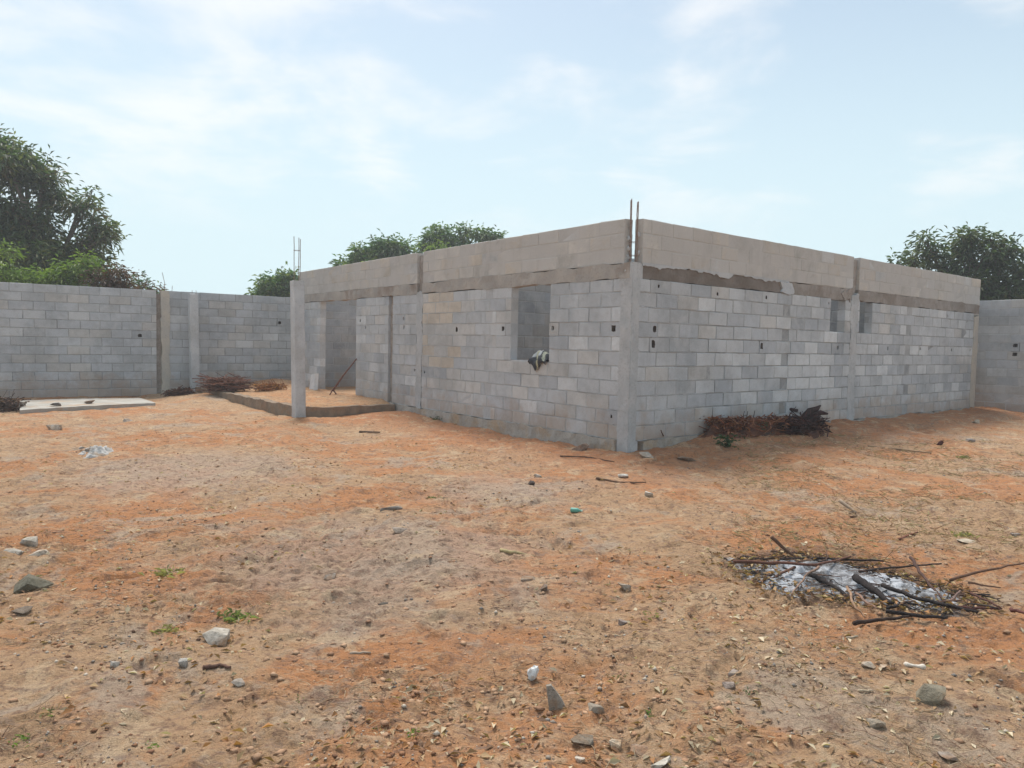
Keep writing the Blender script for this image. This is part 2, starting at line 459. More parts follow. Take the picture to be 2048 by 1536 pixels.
def m_soil(name, fill=False):
    b = NB_(name)
    tan, orange = (0.475, 0.308, 0.182), (0.490, 0.235, 0.108)
    grey, pale, dark = (0.435, 0.345, 0.262), (0.58, 0.435, 0.285), (0.215, 0.130, 0.090)
    c = b.mix(b.ramp(b.noise(0.55, 9, 0.68, dist=0.5), 0.455, 0.555), tan, orange)
    if fill:
        c = b.mix(0.5, c, (0.50, 0.285, 0.145))
    else:
        c = b.mix(b.ramp(b.noise(1.0, 9, 0.70, dist=0.8), 0.53, 0.62, 0, 0.8), c, grey)
        # redder soil colour along the foot of the house
        x = b.xyz()
        da = b.math('ADD', b.math('MULTIPLY', b.math('SUBTRACT', x[0], CX), NA[0]), b.math('MULTIPLY', b.math('SUBTRACT', x[1], CY), NA[1]))
        db = b.math('ADD', b.math('MULTIPLY', b.math('SUBTRACT', x[0], CX), NB[0]), b.math('MULTIPLY', b.math('SUBTRACT', x[1], CY), NB[1]))
        dd = b.math('MAXIMUM', da, db)
        dd = b.math('ADD', dd, b.math('MULTIPLY', b.noise(0.9, 4, 0.6), 2.4))
        for (gx_, gy_, gr_) in ((-0.9, 5.4, 1.5), (-0.1, 7.9, 1.1), (-3.6, 8.6, 1.6)):
            vd = b.n('ShaderNodeVectorMath', operation='DISTANCE'); b.put(b.pos, vd.inputs[0]); vd.inputs[1].default_value = (gx_, gy_, 0)
            de = b.math('ADD', vd.outputs['Value'], b.math('MULTIPLY', b.noise(1.5, 5, 0.7), 2.2))
            c = b.mix(b.ramp(de, gr_ + 1.3, gr_ + 0.2, 0, 0.60), c, (0.445, 0.355, 0.285))
        c = b.mix(b.ramp(dd, 3.6, 1.4, 0, 0.80), c, (0.465, 0.205, 0.095))
    c = b.mix(b.ramp(b.noise(2.9, 8, 0.72), 0.52, 0.62, 0, 0.65), c, pale)
    c = b.mix(b.ramp(b.noise(5.5, 5, 0.7, dist=0.6), 0.53, 0.66, 0, 0.55), c, dark)
    c = b.mix(b.ramp(b.noise(21, 4, 0.7), 0.52, 0.64, 0, 0.7), c, dark)
    c = b.mix(b.ramp(b.noise(11, 5, 0.7, stretch=(0.55, 1.5, 1.0)), 0.54, 0.68, 0, 0.6), c, (0.30, 0.225, 0.18))
    c = b.mix(b.ramp(b.noise(33, 4, 0.7, stretch=(0.5, 1.6, 1.0)), 0.56, 0.70, 0, 0.6), c, (0.52, 0.40, 0.28))
    c = b.mix(b.ramp(b.noise(60, 3, 0.7), 0.58, 0.70, 0, 0.6), c, b.mix(1.0, c, (1.45, 1.42, 1.36), 'MULTIPLY'))
    c = b.mix(b.ramp(b.noise(150, 2, 0.7), 0.58, 0.70, 0, 0.6), c, b.mix(1.0, c, (0.50, 0.46, 0.44), 'MULTIPLY'))
    if not fill:
        # charred earth round the burnt heap
        v = b.n('ShaderNodeVectorMath', operation='DISTANCE'); b.put(b.pos, v.inputs[0]); v.inputs[1].default_value = (2.3, 5.0, 0.02)
        d2 = b.math('ADD', v.outputs['Value'], b.math('MULTIPLY', b.noise(3.2, 4, 0.65), 1.1))
        c = b.mix(b.ramp(d2, 1.45, 0.95, 0, 0.75), c, (0.10, 0.066, 0.045))
    nm = b.bump(b.noise(230, 3, 0.75), 0.004, 0.6)
    nm = b.bump(b.noise(55, 5, 0.75), 0.020, 0.9, nm)
    nm = b.bump(b.noise(17, 6, 0.72, stretch=(0.7, 1.3, 1.0)), 0.042, 0.85, nm)
    return b.done(c, 0.97, nm)
M_SOIL = m_soil('sandy_red_soil')
M_FILL = m_soil('loose_sand_fill', True)
M_MOUND = m_simple('red_earth', (0.20, 0.085, 0.045), (0.12, 0.06, 0.045), 6, 0.5, 40, bs=25, bd=0.03, stain=(0.07, 0.05, 0.045))

def m_ash():
    b = NB_('wood_ash')
    n1 = b.noise(4.2, 7, 0.72, dist=1.2)
    edge = b.n('ShaderNodeSeparateColor'); b.put(b.attr(), edge.inputs[0])
    c = b.mix(b.ramp(n1, 0.39, 0.56), (0.11, 0.105, 0.105), (0.43, 0.455, 0.49))
    c = b.mix(b.ramp(b.noise(14, 5, 0.7), 0.52, 0.68, 0, 0.7), c, (0.20, 0.195, 0.19))
    c = b.mix(b.ramp(b.noise(50, 4, 0.7), 0.55, 0.70, 0, 0.6), c, (0.70, 0.71, 0.72))
    ed = b.math('ADD', edge.outputs[0], b.math('MULTIPLY', b.math('SUBTRACT', b.noise(6, 6, 0.7), 0.5), 1.5))
    c = b.mix(b.ramp(ed, 0.62, 0.98), c, (0.135, 0.088, 0.060))
    nm = b.bump(b.noise(60, 5, 0.75), 0.010, 0.8)
    return b.done(c, 1.0, nm)
M_ASH = m_ash()

# ------------------------------------------------------------------ ground: one sheet to the horizon
def axis(segs):
    out = [segs[0][0]]
    for a, bb, d0, d1 in segs:
        x = a
        while x < bb - 1e-6:
            t = (x - a) / (bb - a); x += d0 + (d1 - d0) * t
            out.append(min(x, bb))
    return np.array(out)
xr = axis([(0, 3, 0.020, 0.022), (3, 8, 0.024, 0.06), (8, 17, 0.06, 0.14), (17, 60, 0.3, 5), (60, 900, 10, 90)])
xs = np.concatenate([-xr[::-1][:-1], xr])
ys = axis([(-60, -4, 8, 2), (-4, 2.2, 1.2, 0.02), (2.2, 5, 0.012, 0.016), (5, 9, 0.016, 0.035), (9, 23, 0.035, 0.09), (23, 80, 0.3, 6), (80, 1500, 12, 120)])
GX, GY = np.meshgrid(xs, ys)
GZ = ground_h(GX, GY)
far = sstep(24, 40, np.hypot(GX, GY - 8))
GZ = GZ * (1 - far)
nx, ny = len(xs), len(ys)
ii = np.arange((ny - 1) * (nx - 1)); r_ = ii // (nx - 1); c_ = ii % (nx - 1); q = r_ * nx + c_
FQ = np.stack([q, q + 1, q + nx + 1, q + nx], -1)
ground = link('ground', new_mesh('ground', np.stack([GX.ravel(), GY.ravel(), GZ.ravel()], -1), FQ, M_SOIL, smooth=True))
ground['kind'] = 'structure'

# ------------------------------------------------------------------ block walls
BL, BH = 0.4455, 0.193
def block_verts(seed, L=1.0, H=1.0, T=TH, ch=0.007):
    rg = np.random.default_rng(seed)
    V = []
    for y, ins in ((-T / 2, ch), (-T / 2 + ch, 0), (T / 2 - ch, 0), (T / 2, ch)):
        for sx, sz in ((-1, -1), (1, -1), (1, 1), (-1, 1)):
            V.append((sx * (L / 2 - ins) + rg.normal(0, 0.0030), y + rg.normal(0, 0.0010), sz * (H / 2 - ins) + rg.normal(0, 0.0026)))
    return np.array(V)
BLOCK_F = [(0, 1, 2, 3)] + [(4 * r + k, 4 * (r + 1) + k, 4 * (r + 1) + (k + 1) % 4, 4 * r + (k + 1) % 4) for r in range(3) for k in range(4)] + [(15, 14, 13, 12)]
BLOCK_F = [f[::-1] if False else f for f in BLOCK_F]
BLOCK_VAR = [block_verts(100 + i, BL, BH) for i in range(8)]
BLOCK_ME_P = [new_mesh('block', v, BLOCK_F, M_BLOCK_P) for v in BLOCK_VAR]
BLOCK_ME = [new_mesh('block', v, BLOCK_F, M_BLOCK_O) for v in BLOCK_VAR]

def hole_block(L, H, hx0, hx1, hz0, hz1, side, T=TH, depth=0.13):
    """block with a rough putlog hole left through its face; side is +1/-1: local y of the outer face"""
    yo, yi = side * T / 2, -side * T / 2
    yb = yo - side * depth
    o = [(-L / 2, -H / 2), (0, -H / 2), (L / 2, -H / 2), (L / 2, 0), (L / 2, H / 2), (0, H / 2), (-L / 2, H / 2), (-L / 2, 0)]
    mx, mz, wx, wz = (hx0 + hx1) / 2, (hz0 + hz1) / 2, (hx1 - hx0) / 2, (hz1 - hz0) / 2
    h = []
    for ux, uz in ((-1, -1), (0, -1), (1, -1), (1, 0), (1, 1), (0, 1), (-1, 1), (-1, 0)):
        r = random.uniform(0.72, 1.02) * (0.9 if ux and uz else 1.0)
        h.append((mx + ux * wx * r, mz + uz * wz * r))
    h2 = [(mx + (x - mx) * 0.82, mz + (z - mz) * 0.82) for x, z in h]
    V = [(x, yo, z) for x, z in o] + [(x, yo, z) for x, z in h] + [(x, yb, z) for x, z in h2] + [(x, yi, z) for x, z in o]
    Fc = []
    for k in range(8):
        k2 = (k + 1) % 8
        Fc += [(k, k2, 8 + k2, 8 + k), (8 + k, 8 + k2, 16 + k2, 16 + k), (k2, k, 24 + k, 24 + k2)]
    Fc += [tuple(range(16, 24)), tuple(range(31, 23, -1))]
    if side > 0:
        Fc = [f[::-1] for f in Fc]
    return V, Fc

def subtract(iv, cuts):
    out = []
    for a, b in iv:
        segs = [(a, b)]
        for c, d in cuts:
            ns = []
            for p, q_ in segs:
                if d <= p or c >= q_: ns.append((p, q_))
                else:
                    if c > p: ns.append((p, c))
                    if d < q_: ns.append((d, q_))
            segs = ns
        out += segs
    return [s for s in out if s[1] - s[0] > 0.02]

class Wall:
    def __init__(self, origin, d, n, rows, s0, s1, phases, tintf, openings=(), teeth=(), holes=(), recess=None, L=0.4576, seed=1):
        self.o, self.d, self.n = np.asarray(origin, float), np.asarray(d, float), np.asarray(n, float)
        self.side = 1 if (np.array([-d[1], d[0]]) @ n) > 0 else -1
        rg = random.Random(seed)
        self.blocks = []; self.core = []; self.parapet = False
        recess = recess or (lambda s, z: 0.006)
        for k, (z0, z1) in enumerate(rows):
            cuts = [(a, b) for a, b, za, zb in openings if min(z1, zb) - max(z0, za) > 0.5 * (z1 - z0)]
            forced = []
            for t0, t1, par in teeth:
                if k % 2 == par and not any(a < t1 and b > t0 for a, b in cuts): forced += [t0, t1]
            hl = [(h[0], h[1], h[2] * 0.95, h[3] * 0.95) for h in holes if z0 <= h[1] < z1]
            for a, b in subtract([(s0, s1)], cuts):
                ph = phases[k % 2] + rg.uniform(-0.03, 0.03)
                js = [a]; n0 = math.ceil((a - ph) / L)
                x = ph + n0 * L
                while x < b:
                    xx = x + rg.uniform(-0.022, 0.022)
                    if xx - js[-1] > 0.09 and b - xx > 0.09: js.append(xx)
                    x += L
                js.append(b)
                for f in forced:
                    if a < f < b: js = [j for j in js if abs(j - f) > 0.10 or j in (a, b)] + [f]
                js = sorted(js)
                for j0, j1 in zip(js[:-1], js[1:]):
                    tooth = j0 in forced and j1 in forced
                    m = 0.5 * (j0 + j1)
                    gap = rg.uniform(0.010, 0.018)
                    e0 = 0.0 if j0 == a else gap / 2
                    e1 = 0.0 if j1 == b else gap / 2
                    h = [q_ for q_ in hl if j0 <= q_[0] < j1]
                    tin = np.array(tintf(m, z0, k, rg)) * (0.92 if h else 1.0)
                    if tooth: tin = tin * rg.uniform(0.62, 0.8)
                    self.blocks.append(dict(a=j0 + e0, b=j1 - e1, z0=z0 + 0.006, z1=z1 - 0.006, tint=tin,
                                            y=rg.uniform(-0.0035, 0.0035) - (0.016 if tooth else 0), hole=h[0] if h else None, v=rg.randrange(8)))
                cc = subtract([(a + 0.004, b - 0.004)], [(h[0] - h[2] / 2 - 0.03, h[0] + h[2] / 2 + 0.03) for h in hl])
                for h in hl:
                    if a < h[0] < b: self.core.append((max(a, h[0] - h[2] / 2 - 0.03), min(b, h[0] + h[2] / 2 + 0.03), z0, z1, -1))
                for p, q_ in cc:
                    m = max(1, int((q_ - p) / 0.9 + 0.5))
                    for i in range(m):
                        u0, u1 = p + (q_ - p) * i / m, p + (q_ - p) * (i + 1) / m
                        self.core.append((u0, u1, z0, z1 - (0.012 if k == len(rows) - 1 else 0), recess(0.5 * (u0 + u1), z0) + rg.uniform(0, 0.002)))
    def xyz(self, s, y, z):
        p = self.o + self.d * s + self.n * y
        return np.array([p[0], p[1], z])
    def core_mesh(self, name, mat, parent):
        iv = sorted((c[0], c[1]) for c in self.core)
        comp = []
        for a, b_ in iv:
            if comp and a < comp[-1][1] + 0.15: comp[-1][1] = max(comp[-1][1], b_)
            else: comp.append([a, b_])
        self.parts = []
        for a, b_ in comp:
            b = MB()
            for u0, u1, z0, z1, r in self.core:
                if u0 >= a - 1e-6 and u1 <= b_ + 1e-6:
                    if r < 0:
                        b.box(self.xyz(u0, -TH + 0.006, z0), (*(self.d * (u1 - u0)), 0), (*(self.n * 0.010), 0), (0, 0, z1 - z0)); continue
                    b.box(self.xyz(u0, -TH + r, z0), (*(self.d * (u1 - u0)), 0), (*(self.n * (TH - 2 * r)), 0), (0, 0, z1 - z0))
            self.parts.append((a, b_, b.build(name, mat, parent)))
        return self
    def part_of(self, bl):
        m = 0.5 * (bl['a'] + bl['b'])
        return min(self.parts, key=lambda p: max(p[0] - m, m - p[1]))[2]
    def place_block(self, bl, ploc):
        parent = self.part_of(bl)
        L, H = bl['b'] - bl['a'], bl['z1'] - bl['z0']
        c = self.xyz(0.5 * (bl['a'] + bl['b']), -TH / 2 + bl['y'], 0.5 * (bl['z0'] + bl['z1']))
        ang = math.atan2(self.d[1], self.d[0])
        if bl['hole']:
            hs, hz, hw, hh = bl['hole']
            lx = min(max(hs - 0.5 * (bl['a'] + bl['b']), -L / 2 + hw / 2 + 0.012), L / 2 - hw / 2 - 0.012)
            lz = min(max(hz - 0.5 * (bl['z0'] + bl['z1']), -H / 2 + hh / 2 + 0.012), H / 2 - hh / 2 - 0.012)
            V, Fc = hole_block(L, H, lx - hw / 2, lx + hw / 2, lz - hh / 2, lz + hh / 2, self.side)
            o = link('block', new_mesh('holed_block', V, Fc, [M_BLOCK_O, M_HOLE_SHADE], mat_idx=[0, 1, 0] * 8 + [1, 0]), parent, c - ploc, (0, 0, ang))
        else:
            o = link('block', (BLOCK_ME_P if self.parapet else BLOCK_ME)[bl['v']], parent, c - ploc, (0, 0, ang))
            o.scale = (L / BL, 1, H / BH)
        o.color = (*[float(t) for t in bl['tint']], 1)
        return o
    def block_world(self, bl):
        L, H = bl['b'] - bl['a'], bl['z1'] - bl['z0']
        if bl['hole']:
            hs, hz, hw, hh = bl['hole']
            lx = min(max(hs - 0.5 * (bl['a'] + bl['b']), -L / 2 + hw / 2 + 0.012), L / 2 - hw / 2 - 0.012)
            lz = min(max(hz - 0.5 * (bl['z0'] + bl['z1']), -H / 2 + hh / 2 + 0.012), H / 2 - hh / 2 - 0.012)
            V, Fc = hole_block(L, H, lx - hw / 2, lx + hw / 2, lz - hh / 2, lz + hh / 2, self.side)
            V = np.array(V)
        else:
            V = BLOCK_VAR[bl['v']] * np.array([L / BL, 1, H / BH]); Fc = BLOCK_F
        left = np.array([-self.d[1], self.d[0]])
        c = self.xyz(0.5 * (bl['a'] + bl['b']), -TH / 2 + bl['y'], 0.5 * (bl['z0'] + bl['z1']))
        W = np.empty_like(V)
        W[:, :2] = c[:2] + np.outer(V[:, 0], self.d) + np.outer(V[:, 1], left); W[:, 2] = c[2] + V[:, 2]
        return W, Fc
    def area(self, bl):
        P = np.array([self.xyz(bl['a'], 0, bl['z0']), self.xyz(bl['b'], 0, bl['z0']), self.xyz(bl['b'], 0, bl['z1']), self.xyz(bl['a'], 0, bl['z1'])])
        pr, Z = project(P)
        if Z.min() < 0.5: return 0
        if pr[:, 0].max() < 0 or pr[:, 0].min() > 2048: return 0
        x, y = pr[:, 0], pr[:, 1]
        return 0.5 * abs(np.dot(x, np.roll(y, -1)) - np.dot(y, np.roll(x, -1)))

GREY, WARM, COOL, LIGHT, TAN = (np.array(c) for c in ((0.465, 0.486, 0.500), (0.492, 0.492, 0.480), (0.43, 0.455, 0.478), (0.56, 0.582, 0.592), (0.545, 0.492, 0.42)))
def pick(rg, wts):
    r = rg.random() * sum(w_ for w_, _ in wts)
    for w_, c in wts:
        r -= w_
        if r <= 0: break
    return c * rg.uniform(0.92, 1.08)
def tint_a(s, z, k, rg):
    if 4.4 < s < 5.65 and z > 0.95: return pick(rg, [(6, TAN * 1.04), (2, WARM)])
    if s < 2: return pick(rg, [(6, GREY * 1.06), (2, WARM), (1, COOL), (1, LIGHT)])
    return pick(rg, [(5, GREY), (2, WARM), (2.2, COOL), (1.4, LIGHT)])
def tint_up(s, z, k, rg):
    return pick(rg, [(6, (WARM + TAN) * 0.48), (2, TAN * 0.92), (1, WARM)])
def tint_b(s, z, k, rg):
    if s < 1.6: return pick(rg, [(5, GREY * 0.95), (3, COOL), (1, WARM * 0.92)])
    if 5.3 < (z - ZF) / COURSE < 6.2 or (1.2 < (z - ZF) / COURSE < 6 and s < 6.5): return pick(rg, [(4, LIGHT), (4, GREY * 1.05), (2, COOL)])
    return pick(rg, [(5, GREY), (3, COOL), (2, LIGHT), (1, WARM)])
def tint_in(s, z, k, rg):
    return pick(rg, [(4, GREY * 0.78), (4, COOL * 0.80), (2, WARM * 0.76)])  # indoor shade put into the tint: these blocks are toned down
def tint_f(s, z, k, rg):
    return pick(rg, [(4, GREY * 0.92), (4, COOL), (2, WARM * 0.92), (1, LIGHT * 0.92)])
def rec_b(s, z):
    k = (z - ZF) / COURSE
    return 0.014 if (1.6 < s < 6.2 and 0.5 < k < 7.2) else 0.004
def rec_a(s, z):
    return 0.008 if s < 3.2 else 0.0045

rows_low = [(ZF + k * COURSE, ZF + (k + 1) * COURSE) for k in range(10)] + [(ZF + 10 * COURSE, Z_BEAM0)]
HU = (Z_TOP - Z_BEAM1) / 3
rows_up = [(Z_BEAM1 + k * HU, Z_BEAM1 + (k + 1) * HU) for k in range(3)]
H_ = 0.085
holes_a = [(0.34, 1.77, 0.10, 0.105), (1.66, 1.78, 0.085, 0.085), (2.95, 1.77, 0.085, 0.09), (4.4, 1.76, 0.085, 0.10), (6.37, 1.98, 0.09, 0.10),
           (6.40, 1.80, 0.08, 0.09), (6.14, 1.80, 0.11, 0.11), (8.17, 1.80, 0.07, 0.08), (8.44, 1.96, 0.09, 0.09), (5.93, 0.95, 0.07, 0.06), (5.54, 0.93, 0.07, 0.06), (0.33, 0.54, 0.045, 0.06)]
holes_b = [(0.50, 1.77, 0.10, 0.11), (0.47, 1.56, 0.09, 0.14), (3.15, 1.57, 0.09, 0.12), (5.64, 1.57, 0.09, 0.10), (7.69, 1.58, 0.09, 0.11), (9.13, 1.59, 0.09, 0.09),
           (10.79, 1.58, 0.08, 0.08), (11.85, 1.59, 0.08, 0.08), (0.55, 2.37, 0.05, 0.06), (1.92, 2.34, 0.05, 0.06), (3.24, 2.36, 0.05, 0.07), (5.25, 2.36, 0.05, 0.05)]
open_a = [(1.74, 2.74, ZF + 5 * COURSE, 3.0), (8.65, 10.73, -1, 3.0), (6.88, 7.08, -1, 3.0), (5.65, 5.88, -1, 9)]
open_b = [(5.32, 5.86, ZF + 8 * COURSE, 3.0), (6.40, 6.92, ZF + 8 * COURSE, 3.0), (6.08, 6.33, -1, 9), (12.02, 12.4, -1, 9)]
wa = Wall(CORNER, DA, NA, rows_low, 0.20, LA, (0.40, 0.62), tint_a, open_a, [(3.28, 3.48, 0)], holes_a, rec_a, seed=3)
wb = Wall(CORNER, DB, NB, rows_low, 0.10, LB, (0.36, 0.55), tint_b, open_b, [(3.76, 3.96, 1), (8.43, 8.65, 0)], holes_b, rec_b, seed=4)
wau = Wall(CORNER, DA, NA, rows_up, 0.17, LA, (0.20, 0.43), tint_up, [(5.65, 5.88, -1, 9)], [(6.80, 7.00, 1)], (), lambda s, z: 0.0015, seed=5)
wbu = Wall(CORNER, DB, NB, rows_up, 0.19, LB, (0.33, 0.56), tint_up, [(6.10, 6.34, -1, 9)], [(3.72, 3.92, 1), (8.43, 8.62, 1)], (), lambda s, z: 0.0015, seed=6)
# partitions, the two far walls, and walls added to darken the small windows
rows_all = rows_low + [(Z_BEAM0, Z_BEAM1)] + rows_up
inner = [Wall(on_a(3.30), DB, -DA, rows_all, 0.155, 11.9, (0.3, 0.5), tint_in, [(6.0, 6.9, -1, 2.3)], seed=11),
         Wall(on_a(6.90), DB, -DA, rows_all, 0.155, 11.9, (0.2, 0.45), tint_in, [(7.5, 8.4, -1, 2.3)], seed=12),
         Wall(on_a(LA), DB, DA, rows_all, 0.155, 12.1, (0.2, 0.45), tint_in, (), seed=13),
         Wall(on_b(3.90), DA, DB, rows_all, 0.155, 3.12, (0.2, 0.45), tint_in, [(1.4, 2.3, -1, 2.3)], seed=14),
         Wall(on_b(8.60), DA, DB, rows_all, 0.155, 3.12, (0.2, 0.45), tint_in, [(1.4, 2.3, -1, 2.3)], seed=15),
         Wall(on_b(6.28), DA, DB, rows_all, 0.155, 1.9, (0.2, 0.45), tint_in, (), seed=17),  # added close behind the first small window to darken the view in
         Wall(on_b(7.60), DA, DB, rows_all, 0.155, 1.9, (0.2, 0.45), tint_in, (), seed=18),  # added likewise, darkens what shows through the second small window
         Wall(on_b(0) + DA * 1.9, DB, DA, rows_all, 4.95, 7.6, (0.2, 0.45), tint_in, (), seed=19),  # added back wall closing that darkened cell
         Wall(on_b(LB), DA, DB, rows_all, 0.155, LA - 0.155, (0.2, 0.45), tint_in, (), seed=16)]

wau.parapet = wbu.parapet = True
house_loc = np.array([CX, CY, 0.0])
house = empty('unfinished_house', house_loc)
tag(house, 'roofless single storey grey block house, bare walls with empty window and door openings', 'house')
wall_parts = {}
for wl_, mt in ((wa, M_MORTAR), (wb, M_MORTAR_DARK), (wau, M_MORTAR_P), (wbu, M_MORTAR_P)):
    wl_.core_mesh('wall', mt, house)
for wl_ in inner:
    wl_.core_mesh('partition_or_shade_wall', M_MORTAR, house)
allb = [(wl_.area(b_), wl_, b_) for wl_ in (wa, wb, wau, wbu) for b_ in wl_.blocks]
allb.sort(key=lambda t: -t[0])
for ar, wl_, b_ in allb[:300]:
    wl_.place_block(b_, house_loc)
rest = MB(); rest_mi = []
for ar, wl_, b_ in allb[300:]:
    W, Fc = wl_.block_world(b_); rest.add(W, Fc, b_['tint']); rest_mi += [1 if wl_.parapet else 0] * len(Fc)
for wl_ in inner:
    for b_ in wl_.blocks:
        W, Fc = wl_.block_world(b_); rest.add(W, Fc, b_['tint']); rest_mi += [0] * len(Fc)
o = world_part('blockwork', rest.V, rest.F, [M_BLOCK_A, m_block('parapet_blockwork', False, 0.9)], house, tint=np.array(rest.T), mat_idx=rest_mi); o['kind'] = 'stuff'

def rough_slab(name, origin, d, n, s0, s1, z0, z1, y0, y1, mat, parent, step=0.06, amp=0.006, edge=0.0, seed=0, edge_sides='sz'):
    """cast concrete piece: gridded outer face with uneven surface and wavering edges, closed at the back"""
    o_, d, n = np.asarray(origin, float), np.asarray(d, float), np.asarray(n, float)
    nu, nv = max(2, int((s1 - s0) / step) + 1), max(2, int((z1 - z0) / step) + 1)
    V = []; Fc = []
    us = np.linspace(s0, s1, nu); vs = np.linspace(z0, z1, nv)
    for iv_, v in enumerate(vs):
        for iu, u in enumerate(us):
            uu, vv = u, v
            e = edge * float(fbm(np.array([v * 3.3 + seed]), np.array([u * 3.3 - seed]), 4, seed, gain=0.65)[0])
            if 's' in edge_sides and iu == nu - 1: uu += e + edge * 0.5 * random.uniform(-1, 1)
            if 't' in edge_sides and iu == 0: uu += e + edge * 0.5 * random.uniform(-1, 1)
            if 'z' in edge_sides and iv_ == 0: vv += e
            if 'Z' in edge_sides and iv_ == nv - 1: vv += e + edge * 0.4 * random.uniform(-1, 1)
            y = y1 + amp * float(vnoise(np.array([u * 9.0 + seed]), np.array([v * 9.0]), None, seed + 3)[0])
            p = o_ + d * uu + n * y
            V.append((p[0], p[1], vv))
    nfr = len(V)
    for iv_ in range(nv - 1):
        for iu in range(nu - 1):
            k = iv_ * nu + iu; Fc.append((k, k + 1, k + nu + 1, k + nu))
    ring = [iu for iu in range(nu)] + [iv_ * nu + nu - 1 for iv_ in range(1, nv)] + [(nv - 1) * nu + iu for iu in range(nu - 2, -1, -1)] + [iv_ * nu for iv_ in range(nv - 2, 0, -1)]
    yb = y0 - y1
    for r in ring:
        x, y, z = V[r]; V.append((x + n[0] * yb, y + n[1] * yb, z))
    m = len(ring)
    for i in range(m):
        j = (i + 1) % m; Fc.append((ring[j], ring[i], nfr + i, nfr + j))
    Fc.append(tuple(nfr + i for i in range(m))[::-1])
    if (np.array([-d[1], d[0]]) @ n) > 0: Fc = [f[::-1] for f in Fc]
    return world_part(name, V, Fc, mat, parent)

def mortar_beads(wl_, s_max, z_max, n, seed):
    rg = np.random.default_rng(seed); b = MB()
    zs = sorted({round(c[2], 4) for c in wl_.core if c[2] < z_max})
    for _ in range(n):
        c = wl_.core[rg.integers(len(wl_.core))]
        if c[2] not in [q for q in (c[2],)] or c[2] > z_max or c[1] > s_max: continue
        L = min(rg.uniform(0.08, 0.55), c[1] - c[0] - 0.02)
        if L < 0.06: continue
        a = rg.uniform(c[0] + 0.01, c[1] - L - 0.005); k = max(3, int(L / 0.05))
        hh = rg.uniform(0.006, 0.012); pr = rg.uniform(0.003, 0.008)
        V = []; Fc = []
        for i in range(k + 1):
            u = a + L * i / k; t = math.sin(math.pi * (0.08 + 0.84 * i / k)) ** 0.5
            j1, j2 = rg.uniform(0.6, 1.3), rg.uniform(0.6, 1.3)
            for y, z in ((-0.006, c[2] + hh * t * j1), (pr * t * j2, c[2] + 0.2 * hh), (-0.006, c[2] - hh * t * j2)):
                V.append(wl_.xyz(u, y, z))
        for i in range(k):
            for m in range(2):
                q = i * 3 + m; Fc.append((q, q + 1, q + 4, q + 3))
        if wl_.side < 0: Fc = [f[::-1] for f in Fc]
        b.add(V, Fc)
    return b
for wl_, sm, zm, n_, sd_ in ((wa, 8.6, 2.2, 520, 1), (wb, 11.5, 2.3, 420, 2)):
    o = mortar_beads(wl_, sm, zm, n_, sd_).build('squeezed_mortar', M_MORTAR, house); o['kind'] = 'stuff'
# corner column: core box and the plaster that spread over the blocks on both faces
b = MB()
p0 = CORNER
b.box((*(on_a(0.21) - NA * 0.15), -0.1), (*(-DA * 0.21), 0), (*(NA * 0.153), 0), (0, 0, Z_BEAM1 + 0.1 + 0.003))
corner_col = b.build('column', M_CONC_WALL, house)
b = MB()
b.box((*(on_b(0.165) - NB * 0.165), -0.1), (*(DB * 0.05), 0), (*(NB * 0.155), 0), (0, 0, Z_BEAM1 + 0.1))
b.build('column', M_CONC_WALL, house)
rough_slab('column_render', CORNER - DA * 0.012, DA, NA, 0.0, 0.205, -0.08, Z_BEAM0 + 0.06, -0.01, 0.004, M_CONC_WALL, house, 0.025, 0.004, 0.055, 3, 'sZ')
rough_slab('column_render', CORNER - DB * 0.012, DB, NB, 0.0, 0.13, -0.08, Z_BEAM0 + 0.12, -0.01, 0.005, M_CONC_WALL, house, 0.025, 0.004, 0.055, 5, 'sZ')
# tie beams (cast over the openings)
def beam(origin, d, n, a, b_, y1, mat, seed):
    return rough_slab('tie_beam', origin, d, n, a, b_, Z_BEAM0, Z_BEAM1, -TH - 0.004, y1, mat, house, 0.09, 0.008, 0.014, seed, 'zZ')
beam(CORNER, DA, NA, 0.05, 5.66, 0.008, M_BEAM, 21)
beam(CORNER, DA, NA, 5.87, LA, 0.006, M_BEAM, 22)
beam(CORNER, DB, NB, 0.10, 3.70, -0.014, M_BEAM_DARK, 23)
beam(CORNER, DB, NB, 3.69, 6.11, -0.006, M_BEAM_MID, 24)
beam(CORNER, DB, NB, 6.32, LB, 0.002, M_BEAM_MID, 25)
rough_slab('mortar_patch', CORNER, DB, NB, 3.68, 4.02, Z_BEAM0 - 0.03, Z_BEAM1 + 0.02, -0.02, 0.016, M_CONC, house, 0.05, 0.006, 0.05, 26, 'stzZ')
# ragged mortar squeezed out under the upper courses of the side wall
rough_slab('mortar_lip', CORNER, DB, NB, 0.20, 3.9, Z_BEAM1 - 0.030, Z_BEAM1 + 0.012, -0.02, 0.004, M_MORTAR, house, 0.03, 0.003, 0.034, 27, 'z')
